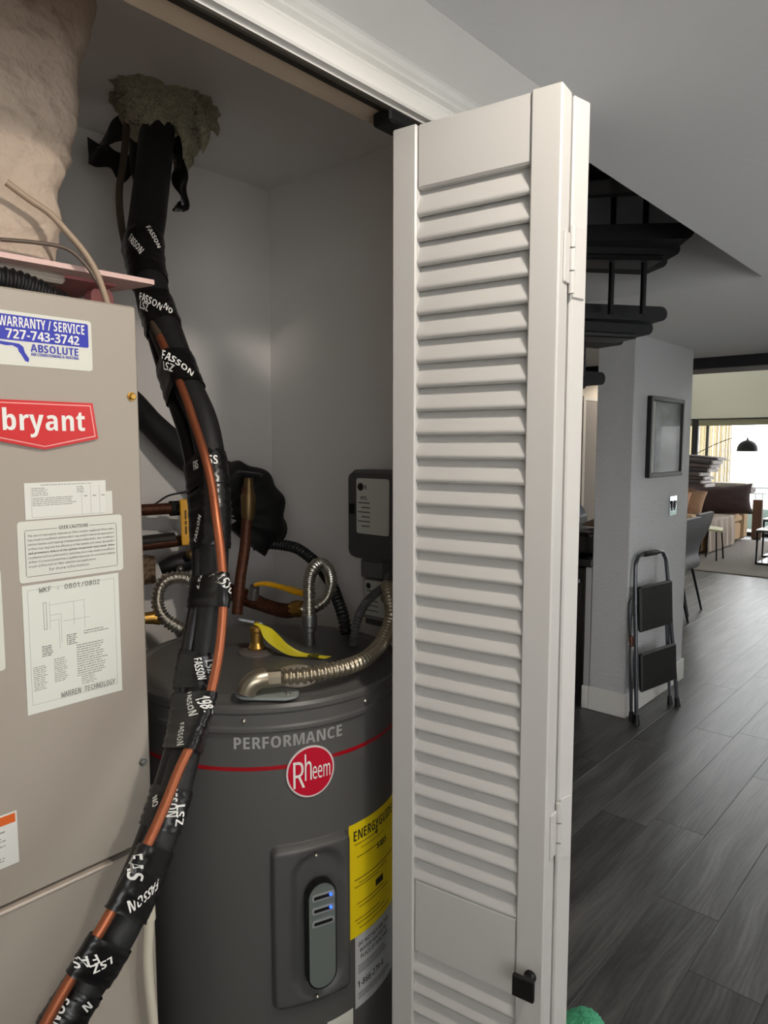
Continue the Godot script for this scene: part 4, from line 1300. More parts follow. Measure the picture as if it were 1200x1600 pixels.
func ring_point(rg: Array, a: float, lift: float) -> Vector3:
	var e: Array = rg[2]
	var r := ray_hull(e[3], e[2], Vector2(cos(a), sin(a))) + lift
	var w: Vector2 = e[2] + Vector2(cos(a), sin(a)) * r
	return rg[1] + e[0] * w.x + e[1] * w.y

# ------------------------------------------------------------------ pipes on the closet's back wall
func closet_pipes() -> void:
	var oc := mat("old_copper", Color.WHITE)
	var bk := mat("elbow_black", Color(0.018, 0.018, 0.020), 0.75)
	# drain elbow wrapped in black, coming from behind the cabinet
	var o := thing("wrapped_drain", "black insulated pipe running down behind the lines into a bulky wrapped elbow", "pipe", Vector3(1.0, 1.37, -1.3))
	put("pipe", Geo.new().tube(path(v3(".70 1.755 -1.41;.798 1.668 -1.409;.843 1.621 -1.397;.889 1.576 -1.384;.932 1.545 -1.362;.966 1.522 -1.335"), 0.01), [.026, .026, .030, .027, .030, .032, .036, .040], 18), mat("elbow_black", Color.BLACK), o)
	var sp := path(v3(".93 1.530 -1.36;.966 1.520 -1.325;.995 1.500 -1.30;1.012 1.455 -1.285;1.008 1.412 -1.285;.985 1.380 -1.295"), 0.004)
	var rr := PackedFloat32Array()
	for i in sp.size():
		var f := float(i) / sp.size()
		rr.append(lerpf(0.034, 0.060, smoothstep(0.0, 0.55, f)) - 0.012 * smoothstep(0.75, 1.0, f) + 0.0045 * sin(f * 34.0))
	var eg := Geo.new().tube(sp, rr, 26)
	eg.ball(Vector3(1.052, 1.405, -1.285), Vector3(0.034, 0.038, 0.036), 18, 12)
	put("elbow_wrap", eg, bk, o)
	# gate valve with its riser in front of the elbow
	var gv := thing("gate_valve", "brass gate valve on an upright brown pipe before the black elbow", "valve", Vector3(0.915, 1.26, -1.24))
	put("riser", Geo.new().tube(path(v3(".936 1.510 -1.225;.932 1.454 -1.222;.922 1.384 -1.218;.902 1.318 -1.21;.888 1.245 -1.205"), 0.02), 0.0115, 16), oc, gv)
	put("body", Geo.new().tube(PackedVector3Array([Vector3(0.938, 1.530, -1.222), Vector3(0.937, 1.500, -1.222), Vector3(0.936, 1.492, -1.222), Vector3(0.934, 1.455, -1.221), Vector3(0.933, 1.440, -1.221)]), [0.009, 0.010, 0.016, 0.017, 0.015, 0.013], 14), mat("dull_brass", Color(0.40, 0.32, 0.20), 0.4, 0.7), gv)
	put("wheel", Geo.new().lathe(along(Vector3(0.940, 1.534, -1.222), Vector3(0.1, 1, 0.1)), [Vector2(0, 0), Vector2(0.026, 0.0), Vector2(0.029, 0.004), Vector2(0.026, 0.008), Vector2(0, 0.008)], 20), mat("valve_grey", Color(0.13, 0.13, 0.14), 0.5, 0.4), gv)
	# two level pipes at the left with a yellow tag handle between
	var lp := thing("supply_pipe", "upper of two old brown copper pipes along the back wall at the left", "pipe", Vector3(0.83, 1.46, -1.38), "level copper pipes on the back wall")
	put("pipe", Geo.new().tube(PackedVector3Array([Vector3(0.70, 1.461, -1.41), Vector3(0.86, 1.461, -1.374), Vector3(0.905, 1.460, -1.36)]), 0.0125, 16), oc, lp)
	put("coupling", Geo.new().tube(PackedVector3Array([Vector3(0.843, 1.461, -1.378), Vector3(0.868, 1.461, -1.372)]), 0.0165, 16), mat("elbow_black", Color.BLACK), lp)
	var lp2 := thing("supply_pipe", "lower of two old brown copper pipes along the back wall at the left", "pipe", Vector3(0.83, 1.39, -1.38), "level copper pipes on the back wall")
	put("pipe", Geo.new().tube(PackedVector3Array([Vector3(0.70, 1.382, -1.41), Vector3(0.85, 1.388, -1.374), Vector3(0.905, 1.392, -1.36)]), 0.0125, 16), oc, lp2)
	put("lagging", Geo.new().tube(PackedVector3Array([Vector3(0.70, 1.388, -1.412), Vector3(0.85, 1.394, -1.376)]), 0.0145, 16), mat("pipe_dark", Color(0.10, 0.075, 0.06), 0.6), lp2)
	var vp := thing("pipe_valve", "upright brown pipe valve with a yellow lever joining the two level copper pipes", "valve", Vector3(0.89, 1.2, -1.34))
	put("pipe", Geo.new().tube(PackedVector3Array([Vector3(0.908, 1.485, -1.355), Vector3(0.896, 1.36, -1.345), Vector3(0.885, 1.235, -1.335)]), 0.016, 16), oc, vp)
	put("tee", Geo.new().tube(PackedVector3Array([Vector3(0.9085, 1.48, -1.355), Vector3(0.905, 1.435, -1.352)]), 0.021, 16), oc, vp)
	var th := put("lever", Geo.new().obox(Transform3D(frame(Vector3(0.852, 1.4335, -1.332), Vector3(-0.55, 0, 0.83)).basis * Basis(Vector3(0, 0, 1), 0.02), Vector3(0.852, 1.4335, -1.332)), Vector3(0.0215, 0.100, 0.005), 0.002), mat("yellow_paint", Color.YELLOW), vp, "yellow lever")
	put("stem", Geo.new().tube(PackedVector3Array([Vector3(0.856, 1.459, -1.372), Vector3(0.853, 1.459, -1.333)]), 0.006, 10), mat("dull_brass", Color.BLACK), vp)
	for q in [[0.408, 0.425], [0.428, 0.437], [0.440, 0.460]]:
		put("print_line", Geo.new().obox(Transform3D(frame(Vector3(0.8532, 1.0 + (q[0] + q[1]) / 2, -1.3292), Vector3(-0.55, 0, 0.83)).basis, Vector3(0.8505, 1.0 + (q[0] + q[1]) / 2, -1.3297)), Vector3(0.004, q[1] - q[0], 0.0008)), mat("yellow_print", Color(0.40, 0.28, 0.03), 0.6), th)
	solo("thin_wire", Geo.new().tube(path(v3(".79 1.462 -1.40;.818 1.472 -1.395;.84 1.489 -1.38;.867 1.496 -1.36;.90 1.503 -1.345"), 0.01), 0.0022, 8), mat("wire_black", Color(0.05, 0.045, 0.04), 0.5), "thin dark wire above the upper level copper pipe", "wire")
	# old valves low on the back wall
	var vv := thing("valve_cluster", "dark corroded valve with a pale knob on the back wall above the ribbed steel hose", "valve", Vector3(0.835, 1.34, -1.33))
	var vk := mat("valve_grey", Color.BLACK)
	put("body", Geo.new().tube(PackedVector3Array([Vector3(0.795, 1.338, -1.345), Vector3(0.815, 1.345, -1.335), Vector3(0.845, 1.350, -1.325), Vector3(0.875, 1.352, -1.32)]), [0.013, 0.018, 0.022, 0.018], 14), vk, vv)
	put("knob", Geo.new().ball(Vector3(0.838, 1.369, -1.292), Vector3(0.013, 0.011, 0.012), 14, 10), mat("dull_brass", Color.BLACK), vv)
	put("cap", Geo.new().ball(Vector3(0.815, 1.340, -1.300), Vector3(0.008, 0.007, 0.008), 12, 8), mat("grey_steel", Color.GRAY), vv)
	put("stem", Geo.new().tube(PackedVector3Array([Vector3(0.838, 1.35, -1.325), Vector3(0.838, 1.366, -1.295)]), 0.008, 10), vk, vv)
	solo("outlet_cover", Geo.new().prism(frame(Vector3(0.806, 1.322, -1.455), Vector3(0, 0, 1)), rounded(0.05, 0.062, 0.004), 0.0, 0.03), blotch(mat("stained_plate", Color.WHITE, 0.7), Color(0.36, 0.24, 0.15), Color(0.62, 0.56, 0.47), 0.03, 12.0, 8), "small stained tan patch plate low on the back wall", "plate")
	# disconnect box and the smaller box below it on the right wall
	var db := thing("disconnect_box", "grey plastic electrical box with a white label on the right closet wall", "electrical box", Vector3(1.195, 1.44, -1.06))
	var f := frame(Vector3(1.195, 0, 0), Vector3(-1, 0, 0))
	var bx := func(z0: float, z1: float, y0: float, y1: float, out: float, rad: float) -> Geo:
		return Geo.new().prism(Transform3D(f.basis, Vector3(1.195, (y0 + y1) / 2, (z0 + z1) / 2)), rounded(absf(z1 - z0), y1 - y0, rad), 0.0, out)
	var gb := mat("grey_box_paint", Color.GRAY)
	var gd := mat("grey_box_dark", Color(0.31, 0.31, 0.305), 0.45)
	put("base", bx.call(-1.118, -0.975, 1.345, 1.545, 0.05, 0.016), gb, db)
	put("cover", bx.call(-1.112, -0.981, 1.351, 1.539, 0.066, 0.016), gd, db)
	put("label", bx.call(-1.086, -0.990, 1.405, 1.527, 0.0672, 0.006), mat("white_label", Color.WHITE), db, "white printed label")
	put("latch", bx.call(-1.108, -1.093, 1.447, 1.470, 0.0675, 0.001), mat("black_plastic", Color.BLACK), db, "black square latch")
	put("mark", Geo.new().prism(Transform3D(f.basis, Vector3(1.195, 1.508, -1.073)), stadium(Vector2(-0.0001, 0), Vector2(0.0001, 0), 0.0085, 14), 0.0672, 0.0679), ink, db)
	lettering(db, "E", 0.006, 0.009, ink, on_plane(Vector3(1.1266, 1.503, -1.060), Vector3(0, 0, 1), Vector3.UP))
	lettering(db, "HTL", 0.02, 0.008, ink, on_plane(Vector3(1.1266, 1.480, -1.072), Vector3(0, 0, 1), Vector3.UP))
	for k in 6:
		put("print_line", Geo.new().box(Vector3(1.1268, 1.472 - k * 0.0102, -1.080 + (k % 2) * 0.01), Vector3(1.1272, 1.4745 - k * 0.0102, -1.045)), mat("grey_ink", Color.GRAY), db)
	put("neck", Geo.new().box(Vector3(1.135, 1.305, -1.083), Vector3(1.185, 1.346, -1.02), 0.004), gb, db)
	var sb := thing("switch_box", "small steel electrical box below the grey disconnect box", "electrical box", Vector3(1.195, 1.26, -1.03))
	put("box", bx.call(-1.076, -0.985, 1.213, 1.303, 0.055, 0.003), mat("grey_steel", Color.GRAY), sb)
	put("cover_plate", bx.call(-1.072, -0.987, 1.222, 1.300, 0.0575, 0.003), mat("white_label", Color.WHITE), sb)
	put("mark", Geo.new().prism(Transform3D(f.basis, Vector3(1.195, 1.288, -1.059)), stadium(Vector2(-0.0001, 0), Vector2(0.0001, 0), 0.0065, 12), 0.0575, 0.0580), ink, sb)
	for k in 5:
		put("print_line", Geo.new().box(Vector3(1.1366, 1.276 - k * 0.011, -1.064), Vector3(1.1372, 1.2782 - k * 0.011, -1.03)), mat("grey_ink", Color.GRAY), sb)
	put("clamp", Geo.new().box(Vector3(1.138, 1.200, -1.072), Vector3(1.185, 1.2125, -1.0), 0.003), gd, sb)

func heater_lines() -> void:
	var top := 1.226
	# steel nipple and looped ribbed hose
	var n := thing("steel_connector", "steel nipple with a looped ribbed steel hose on top of the tank", "hose", Vector3(0.866, top, -0.956))
	put("nipple", Geo.new().lathe(Transform3D(Basis(), Vector3(0.866, top, -0.956)), [Vector2(0.0145, 0), Vector2(0.0145, 0.004), Vector2(0.0095, 0.006), Vector2(0.0095, 0.030), Vector2(0.0125, 0.032), Vector2(0.0125, 0.040), Vector2(0.0095, 0.041)], 24), mat("grey_steel", Color.GRAY), n)
	put("nut", Geo.new().lathe(Transform3D(Basis(), Vector3(0.866, top, -0.956)), [Vector2(0, 0.041), Vector2(0.0145, 0.041), Vector2(0.0150, 0.043), Vector2(0.0150, 0.060), Vector2(0.0140, 0.063), Vector2(0, 0.063)], 6), mat("grey_steel", Color.GRAY), n)
	put("hose", hose(v3(".866 1.288 -.956;.868 1.325 -.958;.876 1.353 -.965;.893 1.370 -.972;.916 1.374 -.980;.945 1.361 -.990;.963 1.338 -.998;.967 1.315 -1.004;.961 1.293 -1.011;.950 1.280 -1.024;.946 1.272 -1.044;.944 1.269 -1.062"), 0.0122, 0.0032, 0.0068, 16), steel, n)
	# copper elbow and lever valve behind
	var e := thing("lever_valve", "brown copper pipe and valve with a yellow lever behind the tank's steel nipple", "valve", Vector3(0.92, 1.23, -1.15))
	put("pipe", Geo.new().tube(path(v3(".938 1.269 -1.070;.930 1.263 -1.09;.924 1.263 -1.119;.918 1.268 -1.157;.911 1.276 -1.200;.903 1.284 -1.24;.893 1.292 -1.30;.885 1.30 -1.36"), 0.008), [0.0155, 0.0150, 0.0145, 0.0145, 0.0165, 0.0185, 0.0175, 0.0165, 0.016, 0.016, 0.016], 18), mat("old_copper", Color.WHITE), e)
	put("union", Geo.new().tube(PackedVector3Array([Vector3(0.9415, 1.2695, -1.058), Vector3(0.938, 1.2685, -1.070), Vector3(0.934, 1.266, -1.082)]), [0.0165, 0.018, 0.0165], 8), brass, e)
	put("bonnet", Geo.new().tube(PackedVector3Array([Vector3(0.905, 1.282, -1.172), Vector3(0.903, 1.308, -1.163)]), [0.013, 0.012, 0.010], 12), mat("grey_steel", Color.GRAY), e)
	put("lever", Geo.new().tube(path(v3(".900 1.312 -1.158;.905 1.3175 -1.13;.912 1.315 -1.09;.916 1.311 -1.05;.917 1.3095 -1.03"), 0.006), [0.004, 0.005, 0.0055, 0.0055, 0.0075, 0.006], 10), mat("yellow_paint", Color.YELLOW), e, "yellow lever")
	# ribbed black hose on the right, grey flexible conduit, armoured cable
	solo("ribbed_hose", hose(v3("1.00 1.370 -1.29;1.024 1.374 -1.265;1.035 1.374 -1.222;1.035 1.370 -1.176;1.034 1.352 -1.129;1.026 1.335 -1.091;1.016 1.311 -1.053;.998 1.285 -1.015;.984 1.258 -.985;.975 1.228 -.968"), 0.0128, 0.0034, 0.0092, 14), mat("hose_grey", Color(0.13, 0.13, 0.13), 0.5), "dark ribbed hose arching from the black elbow to the tank top", "hose")
	solo("conduit", hose(v3("1.15 1.262 -1.03;1.12 1.318 -.985;1.075 1.325 -.945;1.035 1.319 -.922;1.008 1.312 -.918;.981 1.300 -.916;.956 1.282 -.912;.936 1.258 -.905;.925 1.226 -.900"), 0.0088, 0.0018, 0.0062, 12), mat("conduit_grey", Color(0.33, 0.33, 0.33), 0.5), "grey flexible conduit bending from the small steel box to the tank", "conduit")
	var a := thing("armored_cable", "ribbed metal armoured cable lying across the tank top to a junction cover", "cable", Vector3(0.7, top, -0.78))
	put("armor", hose(v3(".671 1.2545 -.798;.688 1.2545 -.785;.711 1.256 -.770;.741 1.256 -.762;.775 1.255 -.760;.821 1.254 -.770;.878 1.259 -.792;.931 1.275 -.818;.962 1.296 -.838;1.02 1.325 -.90;1.13 1.27 -1.0"), 0.0132, 0.0040, 0.0100, 16), mat("armor_steel", Color(0.70, 0.66, 0.58), 0.33, 0.9), a)
	put("clamp", Geo.new().obox(Transform3D(frame(Vector3(0.655, 1.2545, -0.806), Vector3(-0.60, 0, 0.80)).basis, Vector3(0.657, 1.2545, -0.806)), Vector3(0.034, 0.022, 0.024), 0.006), mat("armor_steel", Color.WHITE), a)
	put("elbow", Geo.new().tube(path(v3(".648 1.256 -.812;.634 1.254 -.818;.626 1.247 -.823;.622 1.236 -.826"), 0.004), [0.0145, 0.0150, 0.0150, 0.0145], 16), mat("armor_steel", Color.WHITE), a)
	# junction cover plate and screw
	var c := thing("junction_cover", "flat pale grey oval junction plate on the tank top under the armoured cable", "cover", Vector3(0.655, 1.225, -0.805))
	var fl := Transform3D(Basis(Vector3(0.62, 0, 0.78), Vector3(0.78, 0, -0.62), Vector3(0, 1, 0)), Vector3(0.654, 1.2165, -0.812))
	put("plate", Geo.new().prism(Transform3D(fl.basis, Vector3(0.658, 1.2255, -0.815)), stadium(Vector2(-0.030, 0), Vector2(0.022, 0), 0.0215, 12), 0.0, 0.0042), mat("cover_grey", Color(0.56, 0.59, 0.58), 0.4), c)
	put("screw", Geo.new().ball(Vector3(0.672, 1.2302, -0.790), Vector3(0.0042, 0.002, 0.0042), 10, 6), steel, c)
	put("screw", Geo.new().ball(Vector3(0.632, 1.2302, -0.838), Vector3(0.0038, 0.002, 0.0038), 10, 6), steel, c)
	var cap := thing("round_cap", "low pale round cap on the tank top behind the armoured cable", "cap", Vector3(0.726, top, -0.832))
	put("disc", Geo.new().lathe(Transform3D(Basis(), Vector3(0.726, top, -0.832)), [Vector2(0.030, 0), Vector2(0.030, 0.012), Vector2(0.026, 0.019), Vector2(0.014, 0.022), Vector2(0, 0.0225)], 32, false), mat("cap_pale", Color(0.66, 0.62, 0.56), 0.4), cap)
	# relief valve with its lever and the yellow tag
	var v := thing("relief_valve", "brass relief valve with a pale lever and yellow tag on the tank top", "valve", Vector3(0.782, top, -1.0))
	put("flange", Geo.new().lathe(Transform3D(Basis(), Vector3(0.772, top, -0.992)), [Vector2(0.033, 0), Vector2(0.032, 0.007), Vector2(0.022, 0.010), Vector2(0, 0.010)], 32), mat("flange_plastic", Color(0.40, 0.37, 0.36), 0.45), v, "grey round flange")
	put("body", Geo.new().lathe(Transform3D(Basis(), Vector3(0.776, top, -0.996)), [Vector2(0.0135, 0.008), Vector2(0.0150, 0.013), Vector2(0.0125, 0.018), Vector2(0.0105, 0.022), Vector2(0.0105, 0.040), Vector2(0.0125, 0.043), Vector2(0.0125, 0.050), Vector2(0.004, 0.053), Vector2(0.004, 0.060), Vector2(0, 0.060)], 24), brass, v)
	put("lever", Geo.new().obox(frame(Vector3(0.770, 1.285, -1.005), Vector3(0.3, 1, 0.1).normalized(), Vector3(0.6, 0.1, 0.4)) * Transform3D(Basis(Vector3(0, 0, 1), 0.3), Vector3.ZERO), Vector3(0.011, 0.046, 0.004), 0.0015), mat("lever_pale", Color(0.70, 0.72, 0.76), 0.4, 0.3), v)
	var tg := Geo.new()
	var tp := path(v3(".776 1.282 -.992;.781 1.276 -.978;.780 1.262 -.958;.786 1.248 -.934;.800 1.238 -.910;.826 1.2335 -.872"), 0.004)
	var rows := []
	for i in tp.size():
		var f := float(i) / (tp.size() - 1)
		var hw := lerpf(0.008, 0.0125, smoothstep(0.0, 0.25, f)) * (1.0 - 0.35 * smoothstep(0.25, 0.5, f) + 0.35 * smoothstep(0.55, 0.9, f))
		var s := Vector3(0.72, 0.35 * sin(f * 3.0), 0.52).normalized()
		var row := PackedVector3Array()
		for j in 5:
			row.append(tp[i] + s * hw * (j / 2.0 - 1.0) + Vector3.UP * 0.002 * sin(f * 9.0 + j))
		rows.append(row)
	put("tag", Geo.new().sheet(rows, true), mat("tag_yellow", Color(0.80, 0.74, 0.10), 0.5), v, "curled yellow tag")
	put("tag_print", Geo.new().obox(Transform3D(frame(Vector3(0.815, 1.2365, -0.889), Vector3(-0.1, 1, 0.05), Vector3(0.57, 0, 0.82)).basis, Vector3(0.815, 1.2368, -0.889)), Vector3(0.013, 0.020, 0.0008)), mat("tag_print", Color(0.34, 0.32, 0.06), 0.6), v)
	# bent ribbed steel hose by the cabinet
	var h := thing("steel_hose", "curved ribbed steel hose between the cabinet and the tank", "hose", Vector3(0.73, 1.26, -1.2))
	put("hose", hose(v3(".815 1.285 -1.205;.805 1.303 -1.206;.788 1.323 -1.209;.771 1.337 -1.213;.751 1.341 -1.218;.733 1.337 -1.222;.719 1.324 -1.221;.711 1.304 -1.216;.709 1.286 -1.208;.713 1.270 -1.196;.722 1.258 -1.181;.733 1.247 -1.162"), 0.0132, 0.0036, 0.0078, 16), steel, h)
	put("fitting", Geo.new().tube(PackedVector3Array([Vector3(0.676, 1.272, -1.222), Vector3(0.700, 1.271, -1.214), Vector3(0.712, 1.267, -1.206)]), [0.010, 0.0125, 0.0115], 10), brass, h)
	solo("outlet_nipple", Geo.new().lathe(Transform3D(Basis(), Vector3(0.724, 1.222, -1.128)), [Vector2(0.014, 0), Vector2(0.014, 0.004), Vector2(0.009, 0.006), Vector2(0.009, 0.030), Vector2(0, 0.030)], 20), mat("grey_steel", Color.GRAY), "short steel nipple on the tank top by the cabinet", "pipe")
	# white drain tube by the cabinet's foot
	var d := thing("drain_tube", "white plastic drain tube hanging between cabinet and tank", "tube", Vector3(0.5, 0.6, -0.83))
	put("tube", Geo.new().tube(path(v3(".466 .985 -.842;.4655 .954 -.842;.462 .911 -.843;.4625 .864 -.843;.4665 .805 -.843;.471 .70 -.843;.473 .30 -.843"), 0.02), 0.0068, 14), mat("pvc_white", Color(0.80, 0.77, 0.70), 0.45), d)
	put("cap", Geo.new().tube(PackedVector3Array([Vector3(0.4656, 0.957, -0.842), Vector3(0.466, 0.985, -0.842)]), [0.0085, 0.0088, 0.0075], 12), mat("pvc_white", Color.WHITE), d)

# ------------------------------------------------------------------ spiral stair in the opening
func spiral_stair() -> void:
	var c := Vector3(2.1, 0, -1.62)
	var wood := mat("stair_wood", Color.BLACK)
	var iron := mat("black_metal", Color.BLACK)
	var o := thing("spiral_stair", "dark wooden spiral stair rising through the ceiling opening", "stair", c)
	put("pole", Geo.new().tube(PackedVector3Array([c, c + Vector3.UP * 4.3]), 0.06, 20), iron, o)
	# each tread: three round nosed boards fanning out; angle, height of the top, reach
	var treads := [[[70.0, 2.555, 0.90], [62.0, 2.545, 0.90], [55.5, 2.535, 0.90]], [[52.6, 2.362, 0.89], [44.5, 2.335, 0.885], [38.0, 2.318, 0.885]], [[36.6, 2.125, 0.905], [31.0, 2.085, 0.90], [19.7, 2.068, 0.90]], [[13.2, 1.912, 0.905], [7.0, 1.90, 0.9], [0.0, 1.89, 0.9]], [[-9.0, 1.70, 0.9], [-15.0, 1.69, 0.9], [-21.0, 1.68, 0.9]], [[-30.0, 1.49, 0.9], [-36.0, 1.48, 0.9], [-42.0, 1.47, 0.9]], [[-50.0, 1.28, 0.9], [-56.0, 1.27, 0.9], [-62.0, 1.26, 0.9]], [[-70.0, 1.07, 0.9], [-76.0, 1.06, 0.9], [-82.0, 1.05, 0.9]], [[90.0, 2.765, 0.86], [82.0, 2.755, 0.86], [76.0, 2.745, 0.86]], [[110.0, 2.975, 0.86], [103.0, 2.965, 0.86], [96.0, 2.955, 0.86]]]
	for t in treads:
		var tr := Node3D.new()
		tr.name = numbered("tread", o)
		o.add_child(tr)
		for b in t:
			var a := deg_to_rad(b[0])
			var d := Vector3(cos(a), 0, sin(a))
			var x := Transform3D(Basis(d, Vector3.UP, d.cross(Vector3.UP)), c)
			var r := 0.027
			put("board", Geo.new().prism(x, stadium(Vector2(0.05, b[1] - r), Vector2(b[2] - r, b[1] - r), r, 8), -0.06, 0.06, true), wood, tr)
		var a2 := deg_to_rad(t[1][0])
		var d2 := Vector3(cos(a2), 0, sin(a2))
		put("bracket", Geo.new().obox(frame(c + d2 * 0.45 + Vector3.UP * (t[1][1] - 0.062), d2), Vector3(0.14, 0.02, 0.74), 0.004), iron, tr)
	for q in [[Vector3(2.624, 0, -1.062), 2.08, 2.80], [Vector3(2.546, 0, -1.150), 2.08, 2.80], [Vector3(2.70, 0, -1.33), 1.88, 2.04], [Vector3(2.45, 0, -0.90), 2.52, 3.2]]:
		put("baluster", Geo.new().tube(PackedVector3Array([q[0] + Vector3.UP * q[1], q[0] + Vector3.UP * q[2]]), 0.0105, 12), iron, o)

# ------------------------------------------------------------------ kitchen behind the stair
func kitchen() -> void:
	var wk := mat("trim_paint", Color.WHITE)
	var taupe := mat("taupe_door", Color(0.56, 0.51, 0.465), 0.6)
	for d in [[4.62, 5.425, "door_2"], [5.545, 6.32, "door_3"]]:
		var o := Node3D.new()
		o.name = d[2]
		add_child(o)
		o.position = Vector3((d[0] + d[1]) / 2, 0, -2.71)
		tag(o, "flat taupe door in the cream kitchen wall, %s" % ("behind the counter by the pillar" if d[2] == "door_3" else "further from the pillar and mostly hidden"), "door", "", "structure")
		put("leaf", Geo.new().box(Vector3(d[0], 0.01, -2.715), Vector3(d[1], 1.965, -2.695), 0.003), taupe, o)
		put("frame", Geo.new().box(Vector3(d[0] - 0.05, 1.965, -2.715), Vector3(d[1] + 0.05, 2.0, -2.69), 0.003), mat("door_frame_cream", Color(0.86, 0.83, 0.77), 0.6), o)
		put("frame", Geo.new().box(Vector3(d[0] - 0.05, 0.0, -2.715), Vector3(d[0], 1.965, -2.69), 0.003), mat("door_frame_cream", Color.WHITE), o)
	var tr := put("trim_3", Geo.new().box(Vector3(1.3, 2.125, -2.71), Vector3(7.3, 2.22, -2.65), 0.003), mat("dark_beam", Color.WHITE))
	tag(tr, "black trim where the kitchen wall meets the ceiling", "trim", "", "structure")
	solo("picture", Geo.new().box(Vector3(5.86, 1.862, -2.70), Vector3(6.3, 2.10, -2.675), 0.003), mat("black_plastic", Color.BLACK), "black framed panel high on the cream kitchen wall beside the pillar", "picture")
	# counter with dishwasher
	var o := thing("kitchen_counter", "kitchen counter with black worktop behind the pillar", "counter", Vector3(4.3, 0, -2.3))
	put("worktop", Geo.new().box(Vector3(3.955, 0.868, -2.70), Vector3(4.64, 0.912, -1.858), 0.004), mat("worktop_black", Color(0.04, 0.042, 0.05), 0.25), o)
	put("cabinet", Geo.new().box(Vector3(4.02, 0.1, -2.70), Vector3(4.62, 0.868, -2.50), 0.003), mat("cabinet_grey", Color(0.3, 0.3, 0.31), 0.5), o)
	put("end_panel", Geo.new().box(Vector3(3.960, 0.0, -1.895), Vector3(4.62, 0.866, -1.858), 0.002), mat("panel_grey", Color(0.64, 0.64, 0.645), 0.5), o, "pale grey end panel")
	put("panel_foot", Geo.new().box(Vector3(3.944, 0.0, -1.897), Vector3(3.960, 0.14, -1.858), 0.003), wk, o)
	var d := thing("dishwasher", "black dishwasher with a pale bar handle under the worktop", "dishwasher", Vector3(4.28, 0.08, -2.2))
	put("body", Geo.new().box(Vector3(4.02, 0.08, -2.495), Vector3(4.58, 0.862, -1.90), 0.003), mat("black_plastic", Color.BLACK), d)
	put("door", Geo.new().box(Vector3(3.985, 0.10, -2.49), Vector3(4.02, 0.856, -1.903), 0.006), mat("dishwasher_black", Color(0.055, 0.058, 0.065), 0.35), d)
	put("trim_strip", Geo.new().box(Vector3(3.983, 0.10, -1.918), Vector3(4.0, 0.856, -1.900), 0.002), mat("strip_grey", Color(0.24, 0.24, 0.25), 0.4, 0.5), d)
	put("handle", Geo.new().box(Vector3(3.955, 0.762, -2.43), Vector3(3.972, 0.790, -1.935), 0.006), mat("handle_grey", Color(0.40, 0.40, 0.42), 0.35, 0.6), d)
	for z in [-2.4, -1.96]:
		put("handle_post", Geo.new().box(Vector3(3.97, 0.768, z - 0.008), Vector3(3.99, 0.784, z + 0.008)), mat("handle_grey", Color.GRAY), d)
	# things on the counter
	var bp := mat("black_plastic", Color.BLACK)
	var c := thing("coffee_maker", "black coffee maker on the worktop with a white cloth on it", "coffee maker", Vector3(4.3, 0.912, -2.18))
	put("base", Geo.new().box(Vector3(4.16, 0.912, -2.28), Vector3(4.40, 0.955, -2.10), 0.008), bp, c)
	put("tower", Geo.new().box(Vector3(4.28, 0.955, -2.27), Vector3(4.40, 1.14, -2.105), 0.012), bp, c)
	put("head", Geo.new().box(Vector3(4.16, 1.075, -2.275), Vector3(4.40, 1.145, -2.10), 0.014), bp, c)
	put("jug", Geo.new().lathe(Transform3D(Basis(), Vector3(4.22, 0.957, -2.185)), [Vector2(0, 0), Vector2(0.05, 0), Vector2(0.058, 0.04), Vector2(0.045, 0.095), Vector2(0, 0.10)], 24, false), mat("jug_pale", Color(0.45, 0.43, 0.40), 0.25), c)
	var cl := []
	for i in 9:
		var row := PackedVector3Array()
		for j in 9:
			var u := j / 8.0
			var v := i / 8.0
			row.append(Vector3(4.17 + 0.2 * u, 1.148 + 0.085 * sin(v * PI) * (0.7 + 0.3 * u) + 0.01 * sin(u * 9.0 + v * 5.0), -2.26 + 0.155 * v))
		cl.append(row)
	solo("cloth", Geo.new().sheet(cl), mat("cloth_white", Color(0.72, 0.76, 0.83), 0.85), "rumpled bluish white cloth on top of the coffee maker", "cloth")
	var b := thing("toaster", "low black toaster with a brown top beside the pillar on the worktop", "toaster", Vector3(4.2, 0.912, -2.0))
	put("body", Geo.new().box(Vector3(4.06, 0.912, -2.085), Vector3(4.36, 1.055, -1.935), 0.02), bp, b)
	put("top", Geo.new().box(Vector3(4.075, 1.05, -2.075), Vector3(4.345, 1.062, -1.945), 0.004), mat("toaster_top", Color(0.20, 0.18, 0.17), 0.3, 0.6), b)
	put("slot", Geo.new().box(Vector3(4.10, 1.0615, -2.02), Vector3(4.32, 1.0635, -2.0)), bp, b)
	var bs := []
	for i in 7:
		var row := PackedVector3Array()
		for j in 9:
			var u := j / 8.0 - 0.5
			var v := i / 6.0 - 0.5
			row.append(Vector3(4.30 + 0.2 * u, 1.078 + 0.05 * (1.0 - 4.0 * u * u) * (1.0 - 3.0 * v * v) + 0.006 * sin(u * 22.0), -1.995 + 0.14 * v))
		bs.append(row)
	solo("bread_bag", Geo.new().sheet(bs), mat("bag_tan", Color(0.52, 0.45, 0.39), 0.5), "crumpled tan bag lying on the black toaster", "bag")

